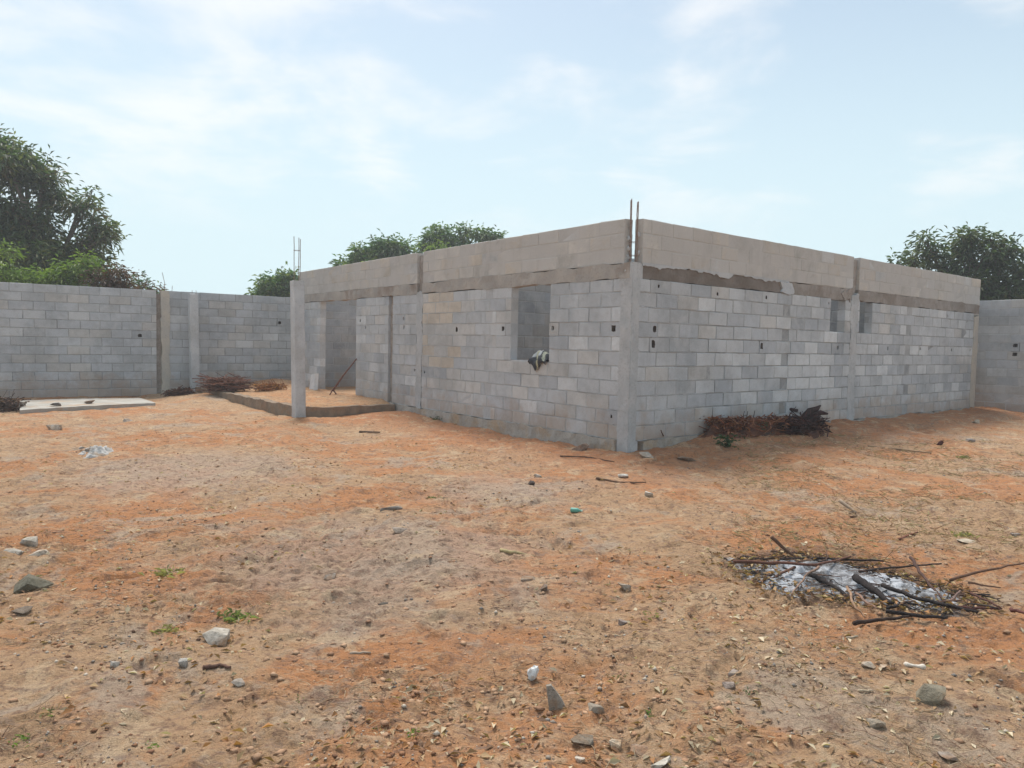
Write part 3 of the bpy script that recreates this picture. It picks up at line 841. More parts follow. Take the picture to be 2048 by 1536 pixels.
# infill behind stiffener slots and the intermediate columns
rough_slab('column', CORNER, DA, NA, 5.65, 5.88, -0.08, Z_BEAM0 + 0.03, -TH, 0.001, M_CONC_WALL, house, 0.03, 0.004, 0.03, 28, 'stZ')
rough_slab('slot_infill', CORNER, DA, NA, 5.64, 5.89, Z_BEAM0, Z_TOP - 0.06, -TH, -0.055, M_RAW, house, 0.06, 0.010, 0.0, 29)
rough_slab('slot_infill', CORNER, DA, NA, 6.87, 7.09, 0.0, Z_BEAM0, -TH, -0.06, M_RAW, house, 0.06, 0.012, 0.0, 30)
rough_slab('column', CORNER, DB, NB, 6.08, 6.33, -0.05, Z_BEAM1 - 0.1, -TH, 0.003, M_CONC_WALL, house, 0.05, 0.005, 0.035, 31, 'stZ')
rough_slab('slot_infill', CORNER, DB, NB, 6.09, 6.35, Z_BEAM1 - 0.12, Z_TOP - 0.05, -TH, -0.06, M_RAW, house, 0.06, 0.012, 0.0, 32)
rough_slab('column', CORNER, DB, NB, 12.02, LB + 0.004, -0.05, Z_BEAM0 - 0.04, -TH, 0.006, M_CONC_WARM, house, 0.06, 0.006, 0.03, 33, 'tZ')
rough_slab('column', CORNER, DB, NB, 12.02, LB, Z_BEAM0 - 0.04, Z_TOP - 0.004, -TH, -0.004, M_CONC_WARM, house, 0.06, 0.004, 0.0, 34)
rough_slab('mortar_patch', CORNER, DB, NB, 5.72, 6.02, Z_BEAM0 - 0.02, Z_BEAM1 - 0.03, -0.02, 0.012, M_RAW, house, 0.05, 0.008, 0.06, 35, 'stzZ')
# plinth, a little proud of the blocks, broken along its top
rough_slab('plinth', CORNER, DA, NA, 0.22, 8.64, -0.15, ZF - 0.004, -TH, 0.035, M_PLINTH, house, 0.08, 0.012, 0.016, 36, 'Z')
rough_slab('plinth', CORNER, DA, NA, 10.74, LA, -0.15, ZF - 0.004, -TH, 0.02, M_PLINTH, house, 0.08, 0.012, 0.016, 37, 'Z')
rough_slab('plinth', CORNER, DB, NB, 0.30, LB, -0.15, ZF - 0.004, -TH, 0.022, M_PLINTH, house, 0.08, 0.012, 0.02, 38, 'Z')
# window sill bedding
rough_slab('window_sill', on_a(0), DA, NA, 1.745, 2.735, ZF + 5 * COURSE - 0.004, ZF + 5 * COURSE + 0.012, -TH + 0.004, -0.004, M_CONC, house, 0.08, 0.002, 0.004, 39, 'Z')
# sand floor inside
fl = MB()
c0, c1, c2, c3 = (on_a(0.2) - NA * 0.15, on_a(LA - 0.1) - NA * 0.15, on_a(LA - 0.1) + DB * 12.0, on_b(12.0))
fl.add([(*c0, 0.19), (*c3, 0.19), (*c2, 0.19), (*c1, 0.24)], [(0, 1, 2, 3)])
fl.build('sand_floor', M_FILL, house)

def rebar_set(parent, base, h, spread, z0, n=4, lean=0.0, rad=0.007, seed=1, ties=()):
    rg = random.Random(seed)
    offs = [(-1, -1), (1, -1), (1, 1), (-1, 1)][:n]
    for k, (ox, oy) in enumerate(offs):
        x0, y0 = base[0] + ox * spread, base[1] + oy * spread
        hh = h * rg.uniform(0.93, 1.0)
        pts = []
        for i in range(6):
            t = i / 5
            pts.append((x0 + lean * t * t + rg.uniform(-.004, .004), y0 + rg.uniform(-.004, .004), z0 + hh * t))
        m = MB(); m.tube(pts, rad, 6); m.build('rebar', M_RUST, parent)
    for tz in ties:
        m = MB()
        q_ = [np.array([base[0] + ox * (spread + .008), base[1] + oy * (spread + .008), z0 + tz]) for ox, oy in ((-1, -1), (1, -1), (1, 1), (-1, 1), (-1, -1))]
        m.tube(q_, 0.004, 5); m.build('stirrup', M_RUST, parent)
cb = on_a(0.085) - NA * 0.085
rebar_set(corner_col, cb, 0.88, 0.045, Z_BEAM1 - 0.02, seed=2, ties=(0.12, 0.30))
# crumbs of mortar stuck in the corner slot
for i, (s_, z_, f) in enumerate(((0.165, 2.86, 'a'), (0.165, 3.0, 'a'), (0.17, 2.74, 'a'), (0.185, 3.05, 'b'), (0.185, 2.80, 'b'))):
    c = (on_a(s_) - NA * 0.07) if f == 'a' else (on_b(s_) - NB * 0.07)
    bm = bmesh.new(); bmesh.ops.create_icosphere(bm, subdivisions=2, radius=0.03)
    rr = random.Random(i)
    for v in bm.verts:
        v.co *= rr.uniform(0.75, 1.15); v.co.z *= 1.3
    me = bpy.data.meshes.new('mortar_crumb'); bm.to_mesh(me); bm.free(); me.materials.append(M_MORTAR)
    link('mortar_crumb', me, house, np.array([*c, z_]) - house_loc)

# ------------------------------------------------------------------ boundary walls
SW = 13.42                                    # distance along the front wall's line at which the yard wall crosses
rows_f = [(0.005 + k * COURSE, 0.005 + (k + 1) * COURSE) for k in range(13)]
def cap_of(wall_rows): return wall_rows[-1][1]
yo = on_a(SW, 12.0)
yd = -NA                                       # runs away from the camera side, behind the porch
def fs(n_): return 12.0 - n_
lw = empty('boundary_wall', (*on_a(SW, 6.0), 0))
tag(lw, 'long grey block yard wall running behind the porch and the pale slab', 'wall', 'yard walls')
s_col = fs(3.0)
fw_ = Wall(yo, yd, -DA, rows_f, 0.0, 17.0, (0.2, 0.43), tint_f, [(s_col - 0.22, s_col + 0.06, -1, 9)], (),
           [(fs(3.60), 1.52, 0.11, 0.10), (fs(0.10), 1.95, 0.11, 0.10)], lambda s, z: 0.009 if s < s_col else 0.005, seed=31)
core = fw_.core_mesh('wall', M_MORTAR_DARK, lw)
lw_loc = np.array(lw.location)
ab = sorted([(fw_.area(q_), q_) for q_ in fw_.blocks], key=lambda t: -t[0])
for ar, q_ in ab[:300]: fw_.place_block(q_, lw_loc)
rest = MB()
for ar, q_ in ab[300:]:
    W, Fc = fw_.block_world(q_); rest.add(W, Fc, q_['tint'])
o = rest.build('blockwork', M_BLOCK_A, lw); o['kind'] = 'stuff'
rough_slab('slot_infill', yo, yd, -DA, s_col - 0.23, s_col - 0.10, -0.1, 2.58, -TH, -0.07, M_RAW, lw, 0.07, 0.01, 0.0, 41)
yc = rough_slab('column', yo, yd, -DA, s_col - 0.10, s_col + 0.09, -0.1, 2.66, -TH, 0.02, M_CONC_WARM, lw, 0.06, 0.005, 0.02, 42, 'st')
m = MB(); pb = yo + yd * (s_col - 0.02) + DA * 0.05
m.tube([(*pb, 2.6), (pb[0] + .01, pb[1], 2.85), (pb[0] - .05, pb[1], 3.12)], 0.007, 5); m.build('rebar', M_RUST, yc)
m = MB(); m.tube([(pb[0] + .14, pb[1] + .1, 2.6), (pb[0] + .16, pb[1] + .1, 2.80)], 0.006, 5); m.build('rebar', M_RUST, yc)

SE = 12.95
eo = on_b(SE, -2.0)
ew = empty('boundary_wall', (*on_b(SE, 0.5), 0.14))
tag(ew, 'short stretch of yard wall beyond the far end of the house', 'wall', 'yard walls')
rows_e = [(0.14 + k * COURSE, 0.14 + (k + 1) * COURSE) for k in range(13)]
we = Wall(eo, -DA, -DB, rows_e, 0.0, 5.5, (0.2, 0.43), tint_f, (), (), [(2.64, 1.75, 0.13, 0.10), (2.64, 1.54, 0.13, 0.10)], lambda s, z: 0.004, seed=33)
core = we.core_mesh('wall', M_MORTAR, ew)
for q_ in we.blocks: we.place_block(q_, np.array(ew.location))

# ------------------------------------------------------------------ porch
PS0, PS1, PN = 6.62, 12.95, 2.14
porch = empty('porch_platform', (*on_a(PS0, PN), 0))
tag(porch, 'low raised porch of orange sand held in by a dark concrete kerb', 'porch')
KD = (DA * 6.4 + NA * 0.27); KD = KD / np.linalg.norm(KD); KN = np.array([-KD[1], KD[0]])
rough_slab('kerb', on_a(PS0, PN), KD, KN, -0.02, PS1 - PS0 + 0.2, -0.15, 0.235, -0.17, 0.0, M_KERB, porch, 0.09, 0.012, 0.012, 51, 'Z')
rough_slab('kerb', on_a(PS0, PN), -NA, -DA, 0.0, 2.08, -0.15, 0.212, -0.17, 0.0, M_KERB, porch, 0.07, 0.012, 0.018, 52, 'Z')
# sand fill as an uneven sheet between the kerb and the house
us = np.linspace(PS0 + 0.1, SW - TH * 0 - 0.02, 110); vs = np.linspace(-0.02, PN - 0.08, 44)
UU, VV = np.meshgrid(us, vs)
PX = CX + DA[0] * UU + NA[0] * VV; PY = CY + DA[1] * UU + NA[1] * VV
PZ = 0.215 + 0.05 * sstep(1.7, 0.2, VV) + 0.022 * fbm(PX * 1.6, PY * 1.6, 3, 61) + 0.012 * fbm(PX * 7, PY * 7, 3, 62) - 0.06 * sstep(PS0 + 0.9, PS0 + 0.15, UU) * sstep(1.6, 0.5, VV) - 0.07 * sstep(PS0 + 0.34, PS0 + 0.12, UU)
PZ = PZ + 0.16 * np.exp(-((UU - 12.9) / 0.5) ** 2) * np.exp(-((VV - 0.35) / 0.8) ** 2)
n2, m2 = UU.shape
ii = np.arange((n2 - 1) * (m2 - 1)); q = (ii // (m2 - 1)) * m2 + ii % (m2 - 1)
world_part('sand_fill', np.stack([PX.ravel(), PY.ravel(), PZ.ravel()], -1), np.stack([q, q + m2, q + m2 + 1, q + 1], -1), M_FILL, porch, smooth=True)

def porch_column(s, n_, h, label, seed, lean):
    c = on_a(s, n_)
    e = empty('concrete_column', (*c, 0)); tag(e, label, 'column', 'porch columns')
    # square shaft, slightly leaning and uneven, arrises knocked
    hw = 0.104; ch = 0.012
    ring = [(-hw + ch, -hw), (hw - ch, -hw), (hw, -hw + ch), (hw, hw - ch), (hw - ch, hw), (-hw + ch, hw), (-hw, hw - ch), (-hw, -hw + ch)]
    V = []; Fc = []; zs = np.linspace(-0.12, h, 34); rg = random.Random(seed)
    for z in zs:
        for u, v in ring:
            ju, jv = rg.uniform(-.0025, .0025), rg.uniform(-.0025, .0025)
            p = c + DA * (u + ju) + NA * (v + jv)
            V.append((p[0] + lean * z, p[1], z + (rg.uniform(-.012, .012) if z == zs[-1] else 0)))
    k = len(ring)
    for i in range(len(zs) - 1):
        for j in range(k):
            j2 = (j + 1) % k; Fc.append((i * k + j, i * k + j2, (i + 1) * k + j2, (i + 1) * k + j))
    Fc.append(tuple((len(zs) - 1) * k + j for j in range(k))); Fc.append(tuple(range(k))[::-1])
    Fc = [f[::-1] for f in Fc]
    world_part('shaft', V, Fc, M_CONC, e)
    return e, c
c1e, c1c = porch_column(PS0 + 0.06, PN - 0.06, 2.61, 'near porch column, bare concrete post with tall rebar rods on top', 1, -0.018)
rebar_set(c1e, c1c + np.array([-0.05, 0]), 0.88, 0.045, 2.59, 3, 0.0, 0.0065, 5, ties=(0.60,))
c2e, c2c = porch_column(PS1 + 0.13, PN + 0.24, 2.60, 'far porch column, plain concrete post beside the brush heap', 2, -0.02)
rebar_set(c2e, c2c, 0.10, 0.05, 2.59, 2, 0.0, 0.006, 6)

# ------------------------------------------------------------------ loose objects helpers
def heap_mesh(name, cx, cy, rx, ry, h, rot, mat, parent, seed, base=None, n=46, amp=0.35, pw=1.0):
    V = []; Fc = []
    t = np.linspace(-1.15, 1.15, n)
    A, B_ = np.meshgrid(t, t)
    r = np.hypot(A, B_) + 0.22 * fbm(A * 1.7 + seed, B_ * 1.7, 3, seed)
    z = h * np.clip(1 - r ** 2, -0.35, 1) ** 1.0 if pw == 1 else h * np.sign(1 - r) * np.abs(1 - r) ** pw
    z = z * (1 + amp * fbm(A * 3 + seed, B_ * 3, 4, seed + 5))
    ca, sa = math.cos(rot), math.sin(rot)
    X = cx + ca * A * rx - sa * B_ * ry; Y = cy + sa * A * rx + ca * B_ * ry
    Z = ground_h(X, Y) + z - 0.006 - 0.05 * sstep(0.95, 1.2, r)
    ii = np.arange((n - 1) * (n - 1)); q = (ii // (n - 1)) * n + ii % (n - 1)
    return world_part(name, np.stack([X.ravel(), Y.ravel(), Z.ravel()], -1), np.stack([q, q + 1, q + n + 1, q + n], -1), mat, parent, smooth=True, tint=np.repeat(np.clip(r, 0, 2).reshape(-1, 1), 3, 1))

def scatter_prisms(n, P, L, W, tints, up=0.25, sides=3, seg=2, rg=RNG, bend=0.15):
    """many thin straws/twigs as one vertex set: P centres, L lengths, W radii"""
    az = rg.uniform(0, 2 * np.pi, n); el = rg.normal(0, up, n)
    D = np.stack([np.cos(az) * np.cos(el), np.sin(az) * np.cos(el), np.sin(el)], -1)
    Sd = np.stack([-np.sin(az), np.cos(az), np.zeros(n)], -1); U_ = np.cross(D, Sd)
    bd = rg.normal(0, bend, n)
    V = []; ks = seg + 1
    for i in range(ks):
        t = i / seg - 0.5
        off = (0.25 - t * t) * 4
        c = P + D * (L * t)[:, None] + Sd * (bd * L * off * 0.5)[:, None]
        for k in range(sides):
            a = 2 * np.pi * k / sides
            V.append(c + (Sd * math.cos(a) + U_ * math.sin(a)) * (W * (1 - 0.3 * (i / seg)))[:, None])
    V = np.stack(V, 1)          # n, ks*sides, 3
    fc = []
    for i in range(seg):
        for k in range(sides):
            k2 = (k + 1) % sides
            fc.append((i * sides + k, i * sides + k2, (i + 1) * sides + k2, (i + 1) * sides + k))
    fc = np.array(fc); m = ks * sides
    Fq = (fc[None] + (np.arange(n) * m)[:, None, None]).reshape(-1, 4)
    T = np.repeat(tints, m, 0)
    return V.reshape(-1, 3), Fq, T

def leaf_cards(P, L, W, D, Nn, tints, fold=0.25, droop=0.25):
    """folded leaf blades: P base, D direction, Nn approx normal; 2 quads each, one row of ribs"""
    n = len(P)
    Sd = np.cross(D, Nn); Sd /= np.linalg.norm(Sd, axis=1, keepdims=True) + 1e-9
    Nv = np.cross(Sd, D)
    L = L[:, None]; W = W[:, None]
    dz = np.array([0, 0, -1.0])
    mid = P + D * L * 0.45 + Nv * (L * 0.03)
    tip = P + D * L + dz * L * droop
    lf = mid + Sd * W * 0.5 + Nv * W * fold
    rt_ = mid - Sd * W * 0.5 + Nv * W * fold
    V = np.stack([P, lf, tip, rt_], 1).reshape(-1, 3)
    base = np.arange(n) * 4
    Fq = np.concatenate([np.stack([base, base + 2, base + 1], -1), np.stack([base, base + 3, base + 2], -1)])
    return V, Fq, np.repeat(tints, 4, 0)

# ------------------------------------------------------------------ trees
def make_tree(name, label, cat, base, lobes, n_leaf, palette, leaf=(0.17, 0.26), cluster_r=0.42, seed=0, trunk_r=0.16, group=None, shell=0.55, wid=0.27, per=16):
    """lobes: list of (x,y,z,r) in metres; leaves sit in drooping rosettes spread through the lobes"""
    rg = np.random.default_rng(seed)
    lobes = np.array(lobes, float)
    e = empty(name, tuple(base)); tag(e, label, cat, group or ('trees beyond the yard walls' if cat == 'tree' else 'shrubs beyond the yard wall'))
    vol = lobes[:, 3] ** 2.2
    nc = max(6, n_leaf // per)
    which = rg.choice(len(lobes), nc, p=vol / vol.sum())
    u = rg.normal(size=(nc, 3)); u /= np.linalg.norm(u, axis=1, keepdims=True)
    rad = (shell + (1 - shell) * rg.random(nc)) * rg.uniform(0.35, 1.0, nc) ** 0.5
    C = lobes[which, :3] + u * (lobes[which, 3] * rad)[:, None] * np.array([1, 1, 0.85])
    ok = C[:, 2] > 0.6
    C = C[ok]; nc = len(C)
    ci = np.repeat(np.arange(nc), per); n = len(ci)
    az = rg.uniform(0, 2 * np.pi, n); el = rg.normal(-0.15, 0.55, n)
    D = np.stack([np.cos(az) * np.cos(el), np.sin(az) * np.cos(el), np.sin(el)], -1)
    P = C[ci] + D * (cluster_r * rg.uniform(0.05, 0.75, n))[:, None] + rg.normal(0, cluster_r * 0.22, (n, 3))
    L = rg.uniform(*leaf, n); W = L * wid * rg.uniform(0.8, 1.2, n)
    Nn = np.tile(np.array([0, 0, 1.0]), (n, 1)) + rg.normal(0, 0.35, (n, 3))
    pal = np.array([p[1] for p in palette]); pw = np.array([p[0] for p in palette], float)
    cc = rg.choice(len(pal), nc, p=pw / pw.sum())
    T = pal[cc][ci] * rg.uniform(0.7, 1.25, (n, 1))
    V, Fq, TT = leaf_cards(P, L, W, D, Nn, T, 0.22, 0.22)
    world_part('crown', V, Fq, M_LEAF, e, tint=TT)
    # trunk and limbs
    m = MB()
    b0 = np.array(base, float)
    top = np.array([lobes[:, 0].mean(), lobes[:, 1].mean(), max(1.2, 0.55 * lobes[:, 2].mean())])
    pts = [b0 + [0, 0, -0.1], b0 * 0.75 + top * 0.25 + [0.06, 0, 0], b0 * 0.4 + top * 0.6 + [-0.05, 0, 0], top]
    pts[1][2] = top[2] * 0.3; pts[2][2] = top[2] * 0.65
    m.tube(pts, [trunk_r * 1.25, trunk_r, trunk_r * 0.9, trunk_r * 0.75], 9)
    m.build('trunk', M_BARK, e, smooth=True)
    for k, lb in enumerate(lobes):
        m = MB()
        c = lb[:3]
        mid = top * 0.5 + c * 0.5 + rg.normal(0, 0.12, 3)
        r0 = trunk_r * 0.55 * min(1.2, lb[3])
        m.tube([top, mid, c], [r0, r0 * 0.7, r0 * 0.45], 7)
        idx = np.where(which[ok] == k)[0]
        for j in idx[:min(len(idx), 14)]:
            t_ = C[j]
            m.tube([c * 0.85 + mid * 0.15, c * 0.45 + t_ * 0.55 + rg.normal(0, 0.06, 3), t_], [r0 * 0.4, r0 * 0.25, 0.012], 5)
        m.build('limb', M_BARK, e, smooth=True)
    return e
def lob(dist, *ps):
    """lobes from (px, py, radius_m, extra distance)"""
    out = []
    for px, py, r, dd in ps:
        p = at(px, py, dist + dd); out.append((p[0], p[1], p[2], r))
    return out
DK = [(5, (0.068, 0.111, 0.054)), (3, (0.049, 0.081, 0.049)), (2, (0.121, 0.142, 0.068)), (1.2, (0.128, 0.108, 0.068)), (1.5, (0.15, 0.17, 0.06))]
GR = [(5, (0.074, 0.142, 0.061)), (3, (0.054, 0.108, 0.057)), (2, (0.128, 0.189, 0.081)), (1.2, (0.18, 0.23, 0.08))]
YG = [(5, (0.172, 0.253, 0.057)), (3, (0.115, 0.184, 0.052)), (1, (0.23, 0.287, 0.081))]
RB = [(5, (0.11, 0.055, 0.045)), (3, (0.075, 0.045, 0.035)), (1, (0.07, 0.09, 0.04))]
D0 = 27.0
def tbase(px, dist):
    p = at(px, 700, dist); return (p[0], p[1], 0)
make_tree('mango_tree', 'tall dark mango tree with ragged crown rising behind the long yard wall', 'tree', tbase(20, D0),
          lob(D0, (-60, 300, 1.3, 1), (-5, 300, 0.55, 0.5), (20, 328, 0.9, 0), (50, 340, 0.6, 0.4), (85, 350, 0.75, 0.3), (100, 395, 0.55, 0.5), (-10, 440, 1.2, 0.5), (60, 460, 1.1, 0), (30, 520, 1.3, -0.6), (120, 520, 1.0, 0.4), (-90, 480, 1.8, 0),
              (160, 415, 0.55, 0), (180, 400, 0.42, 0.2), (200, 455, 0.55, 0), (215, 470, 0.40, -0.2), (175, 500, 0.75, 0.4), (190, 545, 0.7, 0), (90, 590, 1.3, 0), (0, 600, 1.5, 0.2)),
          30000, DK, seed=1, trunk_r=0.28)
make_tree('leafy_shrub', 'bright yellow green shrub peeping over the yard wall', 'shrub', tbase(140, 23.5), lob(23.5, (140, 545, 0.50, 0), (172, 535, 0.45, 0), (112, 558, 0.50, 0.1), (60, 560, 0.5, 0.3), (10, 555, 0.5, 0.3), (150, 600, 0.7, 0), (20, 500, 0.25, 0.8)), 4200, YG, leaf=(0.11, 0.18), cluster_r=0.26, seed=2, trunk_r=0.05, shell=0.3)
make_tree('leafy_shrub', 'red brown withered shrub behind the yard wall', 'shrub', tbase(215, 23.0), lob(23.0, (195, 560, 0.40, 0), (230, 555, 0.45, 0), (255, 575, 0.35, 0), (215, 600, 0.7, 0)), 2400, RB, leaf=(0.10, 0.17), cluster_r=0.28, seed=3, trunk_r=0.05, shell=0.3)
make_tree('leafy_shrub', 'thin straggly bush with sparse twigs above the wall by its concrete post', 'shrub', tbase(280, 23.6), lob(23.6, (265, 555, 0.32, 0), (285, 572, 0.35, 0), (310, 582, 0.28, 0), (285, 610, 0.6, 0)), 1100, RB[:2] + GR, leaf=(0.10, 0.16), cluster_r=0.24, seed=4, trunk_r=0.04, shell=0.3)
make_tree('mango_tree', 'small dark tree showing beside the near porch column', 'tree', tbase(555, 30), lob(30, (545, 575, 0.62, 0), (575, 560, 0.50, 0), (560, 600, 0.8, 0), (515, 592, 0.32, 0), (600, 585, 0.5, 0)), 5000, GR, seed=5, trunk_r=0.12, leaf=(0.16, 0.25), cluster_r=0.32)
make_tree('mango_tree', 'rounded dark green tree above the front wall, between the rebar and the wall slot', 'tree', tbase(760, 34), lob(34, (765, 500, 0.72, 0), (725, 512, 0.55, 0), (795, 500, 0.60, 0), (740, 545, 1.2, 0), (690, 530, 0.45, 0), (810, 530, 0.8, 0), (760, 590, 1.5, 0)), 12000, GR, seed=6, trunk_r=0.2, leaf=(0.2, 0.32), cluster_r=0.42)
make_tree('mango_tree', 'dark tree above the middle of the front wall with a yellow green patch', 'tree', tbase(900, 35), lob(35, (880, 475, 0.72, 0), (925, 470, 0.55, 0), (965, 472, 0.45, 0), (860, 500, 0.6, 0), (990, 475, 0.35, 0), (920, 520, 1.3, 0), (900, 590, 1.6, 0)), 11000, GR, seed=7, trunk_r=0.2, leaf=(0.2, 0.32), cluster_r=0.42)
make_tree('leafy_shrub', 'small yellow green treetop showing low over the front wall', 'shrub', tbase(875, 31), lob(31, (875, 495, 0.35, 0), (890, 510, 0.5, 0), (880, 560, 0.8, 0)), 1800, YG, leaf=(0.12, 0.2), cluster_r=0.3, seed=8, trunk_r=0.06)
make_tree('mango_tree', 'broken crowned tree behind the far end of the house with sky showing through', 'tree', tbase(1920, 27), lob(27, (1820, 520, 0.50, 0), (1860, 505, 0.45, 0.3), (1850, 480, 0.30, 0), (1895, 540, 0.65, 0.2), (1935, 480, 0.45, 0), (1945, 465, 0.30, 0), (1985, 480, 0.28, 0), (1920, 505, 0.45, 0), (1995, 510, 0.55, 0), (2020, 500, 0.45, 0), (1965, 530, 0.5, 0.4),
          (1960, 575, 0.75, 0), (2030, 590, 0.75, 0), (1905, 575, 0.6, 0), (2075, 550, 0.8, 0.3), (1980, 610, 0.9, 0)), 8500, DK[:3], seed=9, trunk_r=0.2, cluster_r=0.36)

# ------------------------------------------------------------------ concrete slab by the yard wall
def slab_corner(px, py, z): return gp(px, py, z)
fl_, fr_, br_, bl_ = slab_corner(38, 820, 0.06), slab_corner(312, 806, 0.06), slab_corner(282, 796, 0.06), slab_corner(36, 801, 0.06)
V = []; Fc = []; nu, nv = 30, 6
for j in range(nv):
    for i in range(nu):
        a_, b_ = i / (nu - 1), j / (nv - 1)
        p = (fl_ * (1 - a_) + fr_ * a_) * (1 - b_) + (bl_ * (1 - a_) + br_ * a_) * b_
        e_ = 0.02 if (i in (0, nu - 1) or j in (0, nv - 1)) else 0.0
        V.append((p[0] + random.uniform(-e_, e_), p[1] + random.uniform(-e_, e_), 0.06 + random.uniform(-.004, .004) + 0.012 * math.sin(a_ * 3)))
for j in range(nv - 1):
    for i in range(nu - 1):
        k = j * nu + i; Fc.append((k, k + 1, k + nu + 1, k + nu))
ring = list(range(nu)) + [j * nu + nu - 1 for j in range(1, nv)] + [(nv - 1) * nu + i for i in range(nu - 2, -1, -1)] + [j * nu for j in range(nv - 2, 0, -1)]
n0 = len(V)
for r in ring: V.append((V[r][0], V[r][1], -0.08))
for i in range(len(ring)):
    j = (i + 1) % len(ring); Fc.append((ring[j], ring[i], n0 + i, n0 + j))
so = world_part('concrete_slab', V, Fc, M_SLAB, None)
tag(so, 'pale flat concrete slab lying along the foot of the long yard wall', 'slab')

# ------------------------------------------------------------------ rocks and rubble
def rock(px, py, wpx, hfac, tint, label, seed, name='rubble_stone', dfac=0.8, tilt=0.0, flatten=None, on=None, cat='stone', group='loose stones in the yard'):
    p = gpt(px, py) if on is None else np.array(on, float)
    Zc = (p - CP) @ FW
    w_ = wpx * Zc / F_PX
    rg = np.random.default_rng(seed)
    n = 11
    u = rg.normal(size=(n, 3)); u /= np.linalg.norm(u, axis=1, keepdims=True)
    u *= rg.uniform(0.8, 1.1, (n, 1))
    u = np.sign(u) * np.abs(u) ** 0.62
    u *= np.array([w_ / 2 * 1.08, w_ / 2 * dfac, w_ / 2 * hfac])
    bm = bmesh.new()
    for v in u: bm.verts.new(v)
    bmesh.ops.convex_hull(bm, input=bm.verts[:])
    loose = [v for v in bm.verts if not v.link_faces]
    bmesh.ops.delete(bm, geom=loose, context='VERTS')
    bmesh.ops.bevel(bm, geom=bm.edges[:], offset=w_ * 0.012, segments=1, affect='EDGES')
    bmesh.ops.triangulate(bm, faces=bm.faces[:])
    bmesh.ops.recalc_face_normals(bm, faces=bm.faces[:])
    me = bpy.data.meshes.new(name); bm.to_mesh(me); bm.free(); me.materials.append(M_ROCK)
    # stand the lump on the ground, a third sunk in
    o = link(name, me, None, (p[0], p[1], p[2] + w_ / 2 * hfac * (0.38 if on is None else 0.9)), (tilt, rg.uniform(-.15, .15), 0.0))
    o.color = (*tint, 1)
    return tag(o, label, cat, group)
PALE, STONE, DSTONE, TANS, WHITE = (0.50, 0.47, 0.42), (0.36, 0.345, 0.32), (0.20, 0.185, 0.17), (0.40, 0.31, 0.23), (0.66, 0.64, 0.58)
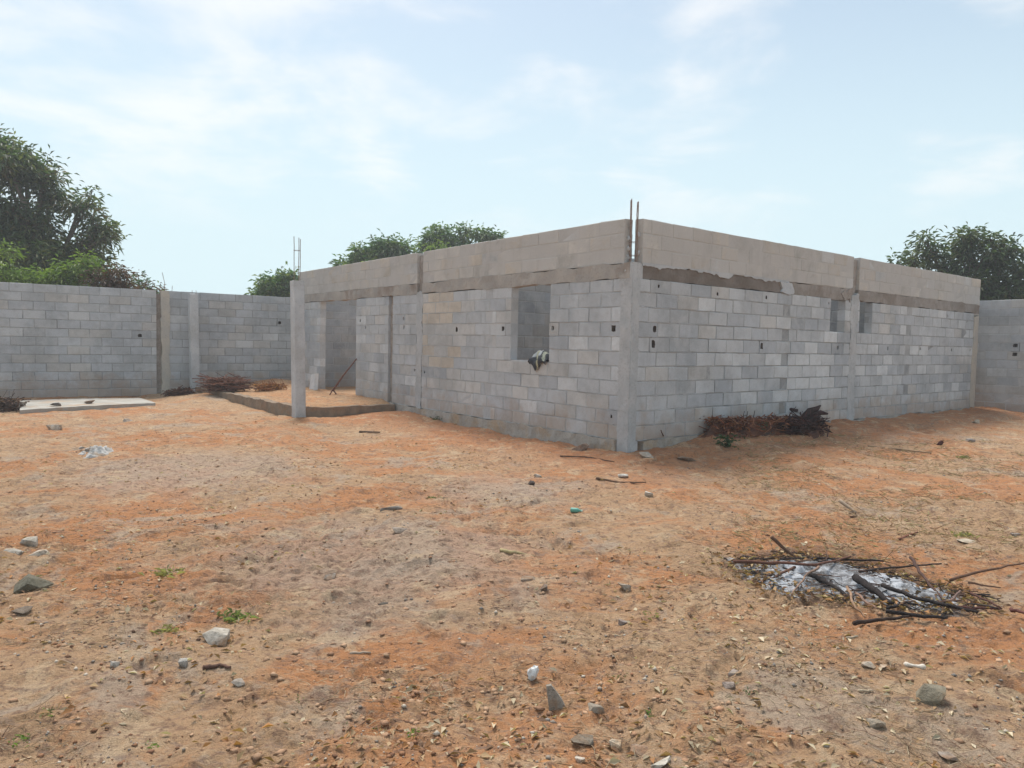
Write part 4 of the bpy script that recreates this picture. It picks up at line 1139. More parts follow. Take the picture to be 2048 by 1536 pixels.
ROCKS = [
 (438, 1280, 60, 0.52, (0.52, 0.49, 0.44), 'pale flat topped concrete lump alone on open dirt beside a green tuft'),
 (60, 1178, 74, 0.60, (0.17, 0.165, 0.13), 'big dark grey lump with green weeds on it near the pale shards'),
 (60, 1088, 36, 0.80, (0.50, 0.47, 0.42), 'upright pale shard on the small pile of broken block'),
 (30, 1106, 46, 0.25, (0.46, 0.44, 0.40), 'flat grey shard at the bottom of the broken block pile'),
 (78, 1107, 36, 0.40, (0.52, 0.47, 0.40), 'cream shard at the edge of the broken block pile'),
 (1864, 1404, 62, 0.70, (0.27, 0.245, 0.19), 'grey wedge of broken block propped up among pale leaf scraps'),
 (1190, 1420, 36, 0.50, (0.33, 0.29, 0.24), 'brownish grey stone beside the upright thin shard'),
 (1165, 1490, 48, 0.42, (0.25, 0.225, 0.19), 'dark half buried stone below the upright thin shard'),
 (1231, 1492, 26, 0.95, (0.56, 0.50, 0.41), 'egg shaped cream stone in a hollow of the sand'),
 (1318, 1530, 56, 0.42, (0.60, 0.58, 0.52), 'large whitish flat stone at the very bottom edge'),
 (1160, 1526, 22, 0.8, (0.60, 0.56, 0.50), 'small white stone standing on its edge near the bottom'),
 (1282, 1498, 50, 0.22, (0.36, 0.28, 0.22), 'flat tan clod next to the egg shaped stone'),
 (1246, 1178, 34, 0.60, (0.40, 0.36, 0.31), 'angular grey stone on bare orange sand left of the burnt heap'),
 (1056, 1158, 38, 0.42, (0.33, 0.28, 0.23), 'low brown grey stone near the pale curled bark strip'),
 (763, 1208, 26, 0.55, (0.17, 0.16, 0.145), 'small dark grey stone alone in the middle of the yard'),
 (658, 1150, 30, 0.45, (0.27, 0.24, 0.21), 'grey slanting chip on the sandy middle ground'),
 (1086, 1180, 24, 0.6, (0.21, 0.17, 0.14), 'dark lump just below the low brown stone'),
 (232, 1334, 26, 0.7, (0.38, 0.365, 0.34), 'grey chip in the foreground, first of three in a row'),
 (368, 1332, 22, 0.9, (0.38, 0.365, 0.34), 'bluish grey chip, second of three in a row'),
 (478, 1370, 28, 0.6, (0.38, 0.365, 0.34), 'grey chip lowest of three in a row'),
 (42, 1226, 40, 0.35, (0.22, 0.18, 0.145), 'dark flat stone below the big dark lump'),
 (105, 860, 34, 0.55, (0.48, 0.45, 0.40), 'pale stone lying in front of the flat slab'),
 (255, 843, 18, 0.5, (0.40, 0.37, 0.34), 'small grey stone between the slab and the porch'),
 (1292, 914, 36, 0.38, (0.44, 0.40, 0.35), 'flat pale stone leaning at the foot of the house corner'),
 (1162, 902, 40, 0.6, (0.28, 0.21, 0.17), 'brown rubble lump against the base of the front wall'),
 (1376, 908, 42, 0.28, (0.33, 0.27, 0.22), 'flat brown stone at the foot of the side wall'),
 (1246, 954, 24, 0.45, (0.62, 0.60, 0.56), 'small white stone beside the dry stick near the house corner'),
 (1298, 990, 19, 0.8, (0.60, 0.57, 0.52), 'little white lump between the house corner and the burnt heap'),
 (1074, 953, 18, 0.5, (0.50, 0.47, 0.43), 'small pale chip on the bare patch before the front wall'),
 (782, 1024, 44, 0.30, (0.28, 0.26, 0.24), 'flat grey stone with a dark underside in the middle of the yard'),
 (800, 1064, 32, 0.36, (0.36, 0.31, 0.27), 'smooth greyish stone below the flat grey one'),
 (1062, 968, 18, 0.6, (0.09, 0.075, 0.07), 'small charred black lump on the bare pale patch'),
 (1936, 1082, 44, 0.22, (0.50, 0.45, 0.37), 'pale flat stone behind the burnt heap with yellow grass'),
 (2030, 1071, 22, 0.5, (0.34, 0.31, 0.29), 'small grey stone at the picture edge behind the burnt heap'),
 (1466, 1340, 28, 0.6, (0.36, 0.31, 0.28), 'greyish clod in front of the burnt heap'),
 (1457, 1374, 26, 0.55, (0.37, 0.31, 0.28), 'lumpy pinkish clod just below another grey clod'),
 (1738, 1336, 30, 0.5, (0.50, 0.46, 0.40), 'pale lump beside the little white bone'),
 (1772, 1336, 26, 0.5, (0.56, 0.50, 0.42), 'cream chip next to the pale lump and bone'),
 (1752, 1452, 38, 0.5, (0.38, 0.33, 0.27), 'tan weathered clod in the lower foreground dirt'),
 (1896, 1510, 40, 0.4, (0.36, 0.31, 0.27), 'grey brown stone near the bottom corner'),
 (1878, 891, 17, 0.95, (0.11, 0.05, 0.045), 'dark red round stone out in front of the side wall'),
 (1940, 888, 17, 0.8, (0.36, 0.345, 0.34), 'little grey stone beyond the dark red one'),
 (1950, 847, 16, 0.7, (0.48, 0.42, 0.34), 'small tan stone near the far end of the house'),
 (1246, 1250, 22, 0.7, (0.30, 0.27, 0.26), 'pebbly grey lump between the yard middle and burnt heap'),
 (1880, 1346, 26, 0.75, (0.62, 0.59, 0.52), 'white cap of stone on top of the grey wedge'),
]
for i, (px, py, wp_, hf, tn, lab) in enumerate(ROCKS[:-1]):
    rock(px, py, wp_, hf, tn, lab, (961 if i == 1 else 200 + i), tilt=(0.5 if i == 5 else 0.0))
rock(182, 807, 24, 0.3, (0.34, 0.27, 0.23), 'brownish broken brick lying on the pale slab', 271, on=gp(182, 807, 0.072))
rock(112, 812, 20, 0.4, (0.16, 0.14, 0.13), 'small dark lump on the pale slab', 272, on=gp(112, 812, 0.072))
# thin shard standing on edge
p = gpt(1116, 1412); m = MB()
sh = [(-0.05, 0), (0.055, -0.0), (0.03, 0.05), (-0.02, 0.105), (-0.05, 0.10)]
V = [(p[0] + x * 0.75 - z * 0.15, p[1] + y_ + z * 0.18, p[2] - 0.012 + z) for y_ in (-0.009, 0.009) for x, z in sh]
Fc = [(0, 1, 2, 3, 4), (9, 8, 7, 6, 5)] + [(i, 5 + i, 5 + (i + 1) % 5, (i + 1) % 5) for i in range(5)]
me = new_mesh('stone_shard', np.array(V) - p, Fc, M_ROCK)
o = link('stone_shard', me, None, p); o.color = (0.33, 0.30, 0.26, 1)
tag(o, 'thin grey shard standing on edge in the sand', 'stone', 'loose stones in the yard')

# white plaster spill
pp = gpt(188, 906)
ph = empty('plaster_heap', pp); tag(ph, 'small spilled heap of whitish plaster lumps on the dirt before the slab', 'rubble')
m_pl = m_simple('old_plaster', (0.42, 0.42, 0.41), (0.56, 0.56, 0.54), 12, 0.65, 40, bs=40, bd=0.016, stain=(0.42, 0.30, 0.20))
heap_mesh('heap', pp[0], pp[1] + 0.05, 0.20, 0.24, 0.045, 0.1, m_pl, ph, 71, amp=1.6)
for i in range(9):
    rgx = random.Random(500 + i)
    bm = bmesh.new()
    r0 = rgx.uniform(0.03, 0.06)
    for k in range(9):
        v = Vector((rgx.gauss(0, 1), rgx.gauss(0, 1), rgx.gauss(0, 1))).normalized(); bm.verts.new((v.x * r0 * 1.3, v.y * r0, v.z * r0 * 0.6))
    bmesh.ops.convex_hull(bm, input=bm.verts[:])
    me = bpy.data.meshes.new('plaster_chip'); bm.to_mesh(me); bm.free(); me.materials.append(m_pl)
    cx_, cy_ = pp[0] + rgx.gauss(0, 0.11), pp[1] + rgx.gauss(0.05, 0.10)
    link('plaster_chip', me, ph, (cx_ - pp[0], cy_ - pp[1], gz(cx_, cy_) + 0.03 - pp[2]), (rgx.uniform(-1, 1), rgx.uniform(-1, 1), 0))

# bone
p = gpt(1829, 1335); m = MB()
d_ = np.array([0.9, -0.35, 0.02]); d_ /= np.linalg.norm(d_)
Lb = 0.095
m.tube([p + d_ * t * Lb + [0, 0, 0.012] for t in (-0.5, -0.42, -0.33, -0.2, 0, 0.2, 0.33, 0.42, 0.5)], [0.006, 0.013, 0.013, 0.008, 0.0065, 0.008, 0.014, 0.014, 0.007], 8)
mb_ = m_simple('bone', (0.62, 0.56, 0.47), (0.72, 0.67, 0.58), 20, 0.85, 60)
tag(m.build('bone', mb_, None, True), 'little white bone with knobbed ends lying behind the grey wedge', 'bone')

# green bottle: body with shoulder, neck and cap lying on its side
p = gpt(1158, 1026); m = MB()
d_ = np.array([0.95, -0.32, 0.0]); d_ /= np.linalg.norm(d_)
prof = [(t * 0.62, r * 0.7) for t, r in [(0, 0.012), (0.004, 0.030), (0.012, 0.033), (0.10, 0.033), (0.112, 0.030), (0.135, 0.016), (0.145, 0.0125), (0.165, 0.0125)]]
bt = empty('plastic_bottle', p); tag(bt, 'small green plastic bottle lying on its side in the dirt', 'bottle')
m.tube([p + d_ * (t - 0.08) + [0, 0, 0.022] for t, r in prof], [r for t, r in prof], 12)
bq = NB_('green_plastic'); bq.b.inputs['Specular IOR Level'].default_value = 0.5
m.build('body', bq.done((0.10, 0.33, 0.26), 0.45), bt, True)
m = MB(); m.tube([p + d_ * (t * 0.62 - 0.08) + [0, 0, 0.022] for t in (0.162, 0.18)], 0.0105, 10)
bq2 = NB_('cap_plastic'); m.build('cap', bq2.done((0.45, 0.60, 0.52), 0.4), bt)

# crumpled paper scrap
p = gpt(1062, 1362)
bm = bmesh.new(); bmesh.ops.create_icosphere(bm, subdivisions=3, radius=0.03)
rr = random.Random(3)
for v in bm.verts:
    k = 1 + 0.45 * float(vnoise(np.array([v.co.x * 60]), np.array([v.co.y * 60]), np.array([v.co.z * 60]), 5)[0])
    v.co = Vector((v.co.x * 0.75 * k, v.co.y * 0.7 * k, v.co.z * 1.35 * k + 0.018))
me = bpy.data.meshes.new('paper_scrap'); bm.to_mesh(me); bm.free()
bq = NB_('crumpled_paper'); me.materials.append(bq.done((0.62, 0.63, 0.62), 0.8))
tag(link('paper_scrap', me, None, p + np.array([0, 0, 0.012]), (0.2, 0.3, 0.4)), 'crumpled whitish paper scrap upright in the foreground sand', 'paper')

# ------------------------------------------------------------------ sticks lying about
def stick(pts_px, r, tint, label, name='dry_stick', lift=None, cat='stick', group='loose sticks in the yard', wob=0.006, mat=None):
    P = []
    for i, q_ in enumerate(pts_px):
        g = gpt(q_[0], q_[1]); h = (lift[i] if lift else 0.0)
        if h:            # keep the pixel while raising the point: move it nearer along the view ray
            g = gp(q_[0], q_[1], g[2] + h)
        P.append(np.array(g) + [0, 0, r * 0.8])
    Q = []
    rg = random.Random(int(pts_px[0][0] * 7 + pts_px[0][1]))
    for a, b_ in zip(P[:-1], P[1:]):
        for k in range(5):
            t = k / 5; Q.append(a * (1 - t) + b_ * t + np.array([rg.uniform(-wob, wob), rg.uniform(-wob, wob), rg.uniform(-wob, wob) * 0.5]))
    Q.append(P[-1])
    n = len(Q)
    m = MB(); m.tube(Q, [r * (1 - 0.45 * i / (n - 1)) for i in range(n)], 6, tint)
    o = m.build(name, mat or M_STICK, None, True)
    return tag(o, label, cat, group)
BRN, CHAR, PALEW, REDW = (0.16, 0.095, 0.065), (0.035, 0.030, 0.030), (0.36, 0.26, 0.17), (0.19, 0.10, 0.08)
stick([(1120, 912), (1180, 914), (1228, 925)], 0.012, BRN, 'thin dark stick lying in front of the front wall near the corner')
stick([(1193, 960), (1240, 965), (1292, 967)], 0.014, (0.20, 0.13, 0.09), 'brown stick beside the small white stone')
stick([(1735, 890), (1800, 897), (1862, 905)], 0.022, PALEW, 'long pale stick on the dirt in front of the side wall')
stick([(718, 866), (760, 868)], 0.02, (0.13, 0.09, 0.07), 'short dark stick near the sunken end of the porch kerb')
stick([(1322, 893), (1326, 872), (1322, 862)], 0.012, BRN, 'little crooked twig leaning on the side wall near the corner', lift=[0, 0.12, 0.2])
stick([(1796, 1078), (1835, 1066)], 0.010, (0.22, 0.10, 0.07), 'short reddish stick behind the burnt heap')
stick([(1700, 1033), (1714, 1030)], 0.010, BRN, 'tiny stub of wood under the pale splinter')
stick([(1680, 1005), (1712, 1028)], 0.022, (0.42, 0.33, 0.25), 'pale splinter of wood slanting in the open dirt', lift=[0.06, 0.0])
stick([(1000, 1103), (1030, 1108), (1068, 1110)], 0.016, (0.42, 0.36, 0.20), 'pale curled strip of bark in the middle of the yard')
stick([(1716, 1384), (1746, 1386)], 0.007, (0.50, 0.42, 0.31), 'short cream stick in the foreground dirt')
stick([(1690, 1279), (1716, 1277)], 0.007, (0.48, 0.41, 0.31), 'small pale stick just in front of the burnt heap')
stick([(700, 1308), (742, 1306)], 0.008, (0.40, 0.34, 0.27), 'pale stubby stick on the sandy foreground')
stick([(405, 1340), (440, 1334), (462, 1338)], 0.011, (0.15, 0.09, 0.07), 'dark root poking out of the foreground sand')
# reddish forked pole leaning in the doorway
fb = np.array([*on_a(9.0, 0.45), 0.24])
pl = empty('forked_pole', fb); tag(pl, 'thin reddish forked pole leaning against the doorway edge', 'pole')
ptop = np.array([*on_a(8.56, 0.02), 1.10])
m = MB(); m.tube([fb + [0.05, 0, 0.12], fb * 0.5 + ptop * 0.5 + [0, 0, 0.05], ptop], [0.022, 0.019, 0.014], 7, REDW); m.build('shaft', M_STICK, pl, True)
for dx in (-0.10, 0.14):
    m = MB(); m.tube([fb + [0.05, 0, 0.14], fb + [0.05 + dx * 0.5, 0, 0.05], fb + [0.05 + dx, 0.02, -0.02]], [0.018, 0.015, 0.011], 6, REDW); m.build('prong', M_STICK, pl, True)
# pale offcut standing at the door jamb
c = on_a(10.72, 0.16); m = MB()
m.box((*(c + DA * 0.05), 0.22), (*(-DA * 0.30), 0.0), (*(NA * 0.10), 0.0), (0.02, 0.01, 0.46))
V = np.array(m.V); V[4] += np.array([*(-DA * 0.05), -0.05]); V[7] += np.array([*(-DA * 0.05), -0.05])
o = world_part('concrete_offcut', V, m.F, m_simple('white_block', (0.62, 0.65, 0.67), (0.70, 0.72, 0.73), 9, 0.85, 40), None)
tag(o, 'pale upright block offcut standing at the far door jamb', 'block')

# ------------------------------------------------------------------ burnt heap: ash, charred sticks, scorched leaves
ac = gpt(1690, 1172)
ash = heap_mesh('ash_heap', ac[0], ac[1], 0.76, 0.48, 0.038, -0.50, M_ASH, None, 83, n=120, amp=0.6)
tag(ash, 'spread of white wood ash under the burnt sticks', 'ash')
def z6(x, y): return (1400 + x / 3.16, 1030 + y / 3.16)
FIRE = [
 ([(455, 150), (630, 300)], 0.014, BRN, 'stick pointing up and out of the back of the burnt heap', [0.16, 0.02]),
 ([(215, 303), (480, 312), (740, 325), (950, 272)], 0.013, (0.15, 0.075, 0.055), 'long reddish brown stick across the far side of the burnt heap', [0.05, 0.05, 0.06, 0.05]),
 ([(600, 335), (370, 445)], 0.010, (0.14, 0.08, 0.06), 'brown stick poking out on the near open side of the ash', [0.04, 0.01]),
 ([(755, 330), (660, 392), (578, 512)], 0.009, (0.30, 0.20, 0.15), 'pale curved twig bent over the ash', [0.06, 0.07, 0.02]),
 ([(1000, 362), (1270, 335), (1525, 315)], 0.010, (0.06, 0.045, 0.04), 'dark thin stick across the top of the white ash', [0.04, 0.05, 0.05]),
 ([(1150, 455), (1380, 540), (1640, 600), (1755, 628)], 0.015, CHAR, 'thick charred branch along the front of the white ash', [0.06, 0.05, 0.04, 0.03]),
 ([(985, 415), (1100, 500), (1215, 585)], 0.026, CHAR, 'stout charred log lying in the middle of the ash', [0.04, 0.04, 0.02]),
 ([(1590, 420), (1780, 360), (2060, 308)], 0.011, BRN, 'long brown branch reaching out past the picture edge', [0.08, 0.10, 0.10]),
 ([(1335, 280), (1400, 390), (1545, 562)], 0.012, (0.10, 0.06, 0.05), 'slanting brown stick leaning over the back of the ash', [0.10, 0.09, 0.02]),
 ([(690, 390), (820, 450), (965, 545)], 0.018, CHAR, 'short charred branch on the near pale ash patch', [0.03, 0.04, 0.02]),
 ([(965, 695), (1150, 672), (1320, 652)], 0.013, (0.05, 0.035, 0.03), 'dark stick lying along the front edge of the burnt heap', [0.02, 0.02, 0.02]),
 ([(1560, 588), (1730, 600), (1905, 600)], 0.011, (0.10, 0.05, 0.045), 'reddish stick at the front corner of the burnt heap', [0.03, 0.03, 0.02]),
 ([(1690, 430), (1900, 466)], 0.008, BRN, 'thin twig fanning out beyond the charred branch', [0.08, 0.06]),
 ([(1715, 500), (1900, 592)], 0.008, (0.12, 0.06, 0.05), 'second thin twig below the fanned out one', [0.08, 0.03]),
 ([(935, 465), (970, 580), (1045, 655)], 0.009, (0.32, 0.21, 0.14), 'tan curved twig hanging over the front of the ash', [0.06, 0.05, 0.01]),
 ([(980, 500), (1060, 560), (1125, 600)], 0.009, (0.26, 0.17, 0.13), 'short tan twig beside the curved one', [0.06, 0.04, 0.03]),
 ([(1565, 575), (1645, 488)], 0.010, (0.22, 0.15, 0.13), 'stub of greyish stick standing at the end of the charred branch', [0.02, 0.10]),
 ([(1960, 606), (2060, 634)], 0.012, (0.14, 0.06, 0.05), 'red brown branch end at the picture edge', [0.04, 0.04]),
 ([(725, 280), (940, 290), (1160, 300)], 0.012, (0.045, 0.035, 0.035), 'blackened stick along the back of the ash', [0.03, 0.03, 0.03]),
 ([(240, 268), (400, 292), (560, 270)], 0.012, (0.06, 0.05, 0.045), 'dark stick at the tip of the burnt heap', [0.02, 0.02, 0.02]),
 ([(1170, 620), (1420, 655), (1560, 660)], 0.014, CHAR, 'black charred stick at the front foot of the ash', [0.02, 0.02, 0.02]),
 ([(1180, 600), (1300, 560), (1420, 590)], 0.010, CHAR, 'crooked black twig on the front ash', [0.03, 0.04, 0.03]),
]
for pts, r, tn, lab, lf in FIRE:
    stick([z6(*q_) for q_ in pts], r, tn, lab, 'burnt_stick', lf, 'stick', 'sticks on the burnt heap', wob=0.008)

# ------------------------------------------------------------------ brush heaps
def brush(name, label, px_pts, hgt, n, tints, seed, on_z=None, L=(0.25, 0.7), up=0.35, mound=True, green=0, rwid=0.35):
    rg = np.random.default_rng(seed)
    ctr = [gpt(*q_) if on_z is None else gp(q_[0], q_[1], on_z) for q_ in px_pts]
    c0 = np.mean(ctr, 0)
    e = empty(name, tuple(c0)); tag(e, label, 'brush', 'heaps of brush along the walls')
    ctr = np.array(ctr)
    if mound:
        half = np.linalg.norm(ctr[-1] - ctr[0]) / 2 + 0.1
        ang = math.atan2(ctr[-1][1] - ctr[0][1], ctr[-1][0] - ctr[0][0])
        heap_mesh('mound', c0[0], c0[1], half, rwid, hgt * 0.72, ang, M_MOUND, e, seed, amp=0.6)
    t = rg.random(n) * (len(ctr) - 1); i0 = np.minimum(t.astype(int), len(ctr) - 2); fr = (t - i0)[:, None]
    P = ctr[i0] * (1 - fr) + ctr[i0 + 1] * fr
    P = P + np.stack([rg.normal(0, rwid * 0.35, n), rg.normal(0, rwid * 0.35, n), rg.random(n) * hgt], -1)
    tt = np.array(tints)[rg.integers(0, len(tints), n)] * rg.uniform(0.7, 1.3, (n, 1))
    V, Fq, T = scatter_prisms(n, P, rg.uniform(*L, n), rg.uniform(0.004, 0.012, n), tt, up, 3, 3, rg, 0.5)
    V[:, 2] = np.maximum(V[:, 2], (ground_h(V[:, 0], V[:, 1], False) if on_z is None else on_z - 0.02) + 0.002)
    o = world_part('twigs', V, Fq, M_STICK, e, tint=T); o['kind'] = 'stuff'
    k = n * 2
    t = rg.random(k) * (len(ctr) - 1); i0 = np.minimum(t.astype(int), len(ctr) - 2); fr = (t - i0)[:, None]
    P = ctr[i0] * (1 - fr) + ctr[i0 + 1] * fr + np.stack([rg.normal(0, rwid * 0.4, k), rg.normal(0, rwid * 0.4, k), 0.01 + rg.random(k) ** 1.3 * hgt * 0.95], -1)
    az = rg.uniform(0, 6.28, k); D = np.stack([np.cos(az), np.sin(az), rg.normal(0, 0.5, k)], -1); D /= np.linalg.norm(D, axis=1, keepdims=True)
    tt = np.array(tints)[rg.integers(0, len(tints), k)] * rg.uniform(0.7, 1.4, (k, 1))
    V, Fq, T = leaf_cards(P, rg.uniform(0.05, 0.12, k), rg.uniform(0.02, 0.04, k), D, np.tile([0, 0, 1.0], (k, 1)) + rg.normal(0, .4, (k, 3)), tt)
    o = world_part('dead_leaves', V, Fq, M_DRY, e, tint=T); o['kind'] = 'stuff'
    return e, ctr
DKB = [(0.11, 0.05, 0.04), (0.07, 0.045, 0.04), (0.16, 0.075, 0.05)]
e1, _ = brush('brush_heap', 'low heap of red earth and brush with green sprigs against the side wall', [(1425, 872), (1470, 872), (1520, 866), (1565, 862)], 0.25, 520, [(0.26, 0.10, 0.055), (0.15, 0.065, 0.05), (0.30, 0.14, 0.08)], 5, L=(0.08, 0.35), rwid=0.28)
rg = np.random.default_rng(8)
for (px, py, h_, n_) in ((1432, 862, 0.26, 90), (1455, 884, 0.18, 110), (1512, 868, 0.20, 130), (1450, 866, 0.22, 60)):
    p = gpt(px, py); P = p + np.stack([rg.normal(0, .07, n_), rg.normal(0, .07, n_), rg.random(n_) * h_], -1)
    az = rg.uniform(0, 6.28, n_); D = np.stack([np.cos(az), np.sin(az), rg.normal(0.3, 0.4, n_)], -1); D /= np.linalg.norm(D, axis=1, keepdims=True)
    V, Fq, T = leaf_cards(P, rg.uniform(0.05, 0.10, n_), rg.uniform(0.02, 0.035, n_), D, np.tile([0, 0, 1.0], (n_, 1)), np.array([[0.05, 0.10, 0.045]]) * rg.uniform(0.6, 1.4, (n_, 1)))
    world_part('sprig', V, Fq, M_LEAF, e1, tint=T)
for (a_, b_) in (((1486, 850), (1491, 832)), ((1493, 850), (1498, 833)), ((1507, 848), (1513, 833))):
    p = gpt(a_[0], 868); m = MB(); m.tube([p + [0, 0.1, 0.12], p + [0.04, 0.1, 0.36]], [0.008, 0.005], 5, (0.06, 0.05, 0.045)); m.build('stalk', M_STICK, e1)
e2, _ = brush('uprooted_stump', 'dark tangled root clump heaped against the side wall', [(1575, 866), (1600, 864), (1628, 860)], 0.24, 520, [(0.07, 0.035, 0.04), (0.05, 0.032, 0.035), (0.10, 0.045, 0.04)], 6, rwid=0.26, L=(0.15, 0.5))
p = gpt(1630, 858); m = MB()
m.tube([p + [-0.25, 0.02, 0.12], p + [-0.08, 0.04, 0.30], p + [0.04, 0.05, 0.34], p + [0.10, 0.05, 0.40]], [0.06, 0.06, 0.045, 0.012], 7, (0.055, 0.035, 0.035))
m.tube([p + [-0.1, 0, 0.2], p + [0.08, -0.02, 0.28], p + [0.20, -0.02, 0.26]], [0.05, 0.045, 0.015], 7, (0.06, 0.035, 0.035))
m.tube([p + [-0.55, 0.02, 0.15], p + [-0.48, 0.02, 0.33], p + [-0.30, 0.03, 0.30]], [0.05, 0.04, 0.03], 7, (0.055, 0.035, 0.035))
m.build('root_bole', M_STICK, e2, True)
brush('brush_heap', 'brown dry brushwood heap on the porch sand behind the far column', [(428, 781), (450, 781), (472, 780)], 0.28, 240, [(0.17, 0.075, 0.055), (0.10, 0.055, 0.045), (0.22, 0.11, 0.08)], 9, on_z=0.25, L=(0.4, 1.1), up=0.2, mound=False, rwid=0.22)
brush('brush_heap', 'dark dead brush at the outer foot of the far porch column', [(340, 792), (360, 790), (376, 787)], 0.12, 160, DKB, 10, L=(0.15, 0.45), mound=False, rwid=0.2)
brush('brush_heap', 'orange dry weeds along the wall at the back of the porch', [(520, 781), (540, 780), (556, 780)], 0.15, 150, [(0.34, 0.16, 0.06), (0.26, 0.11, 0.05)], 12, on_z=0.24, L=(0.1, 0.35), up=0.7, mound=False, rwid=0.28)
brush('brush_heap', 'dark rubbish and dead brush at the end of the pale slab', [(-6, 822), (14, 821)], 0.22, 200, [(0.08, 0.06, 0.055), (0.12, 0.07, 0.05)], 13, L=(0.2, 0.6), mound=True, rwid=0.35)

# ------------------------------------------------------------------ jacket thrown over the window sill
jn, jm = 34, 40
V = []; 
zs = ZF + 5 * COURSE + 0.012
for j in range(jm):
    v = j / (jm - 1)                   # 0 inside the room, 1 tip hanging outside
    for i in range(jn):
        u = i / (jn - 1)
        s_ = 1.765 + 0.40 * u - 0.05 * max(0, v - 0.6) * 0
        env = math.sin(math.pi * min(1, max(0, u))) ** 0.55
        hang = 0.03 + 0.15 * math.exp(-((u - 0.62) / 0.20) ** 2)
        if v < 0.30:
            y = -TH - 0.10 + v / 0.30 * 0.10; z = zs - 0.12 + v / 0.30 * 0.14
        elif v < 0.68:
            t = (v - 0.30) / 0.38
            y = -TH + t * (TH + 0.03); z = zs + 0.02 + 0.17 * math.sin(math.pi * (0.12 + 0.80 * t)) * env * (0.75 + 0.35 * u * (1 - u) * 2)
        else:
            t = (v - 0.68) / 0.32
            z_e = zs + 0.02 + 0.17 * math.sin(math.pi * 0.92) * env
            y = 0.03 + 0.035 * math.sin(t * math.pi); z = z_e - t * (hang + 0.04)
        nz = float(vnoise(np.array([u * 7.0]), np.array([v * 7.0]), None, 77)[0]); nz2 = float(vnoise(np.array([u * 17.0]), np.array([v * 17.0]), None, 78)[0])
        p = on_a(s_ + 0.012 * nz2, y + 0.014 * nz + 0.006)
        V.append((p[0], p[1], z + 0.022 * nz + 0.008 * nz2))
Fc = [(j * jn + i, j * jn + i + 1, (j + 1) * jn + i + 1, (j + 1) * jn + i) for j in range(jm - 1) for i in range(jn - 1)]
tt = []
for j in range(jm):
    for i in range(jn):
        u, v = i / (jn - 1), j / (jm - 1)
        wv = u + 0.10 * math.sin(v * 9)
        c = (0.045, 0.05, 0.06)
        if 0.30 < v < 0.66 and 0.32 < wv < 0.90: c = (0.40, 0.43, 0.44)
        if v > 0.5 and abs(wv - 0.56) < 0.03: c = (0.45, 0.44, 0.30)
        if v > 0.40 and v < 0.78 and 0.10 < wv < 0.24: c = (0.36, 0.38, 0.30)
        tt.append(c)
jp = np.array([*on_a(2.0, 0), zs])
me = new_mesh('jacket', np.array(V) - jp, Fc, m_simple('jacket_cloth', (0.9, 0.9, 0.9), (1, 1, 1), 20, 0.85, 60, rough=0.8, bs=150, bd=0.002, tint='attr'), tint=np.array(tt), smooth=True)
jk = link('jacket', me, None, jp)
md = jk.modifiers.new('thick', 'SOLIDIFY'); md.thickness = 0.006
tag(jk, 'dark and grey jacket thrown over the window sill with a hanging corner', 'jacket')

# ------------------------------------------------------------------ weeds
def weed(px, py, wpx, n, col, label, seed, hfac=0.9):
    p = gpt(px, py); Zc = (p - CP) @ FW; r = wpx * Zc / F_PX / 2
    rg = np.random.default_rng(seed)
    P = p + np.stack([rg.normal(0, r * 0.4, n), rg.normal(0, r * 0.4, n), np.full(n, -0.004)], -1)
    az = rg.uniform(0, 6.28, n); el = rg.uniform(0.15, 1.1, n)
    D = np.stack([np.cos(az) * np.cos(el), np.sin(az) * np.cos(el), np.sin(el)], -1)
    n = int(n * 0.6); P = P[:n]; D = D[:n]
    L = rg.uniform(0.3, 0.9, n) * r * hfac
    V, Fq, T = leaf_cards(P, L, L * 0.15, D, np.tile([0, 0, 1.0], (n, 1)) + rg.normal(0, .3, (n, 3)), np.array([col]) * rg.uniform(0.6, 1.4, (n, 1)), 0.2, 0.3)
    o = link('weed_tuft', new_mesh('weed_tuft', V - p, Fq, M_LEAF, tint=T), None, p)
    tag(o, label, 'weed', 'green weeds on the dirt')
G1, G2, G3 = (0.16, 0.24, 0.07), (0.17, 0.20, 0.09), (0.27, 0.25, 0.13)
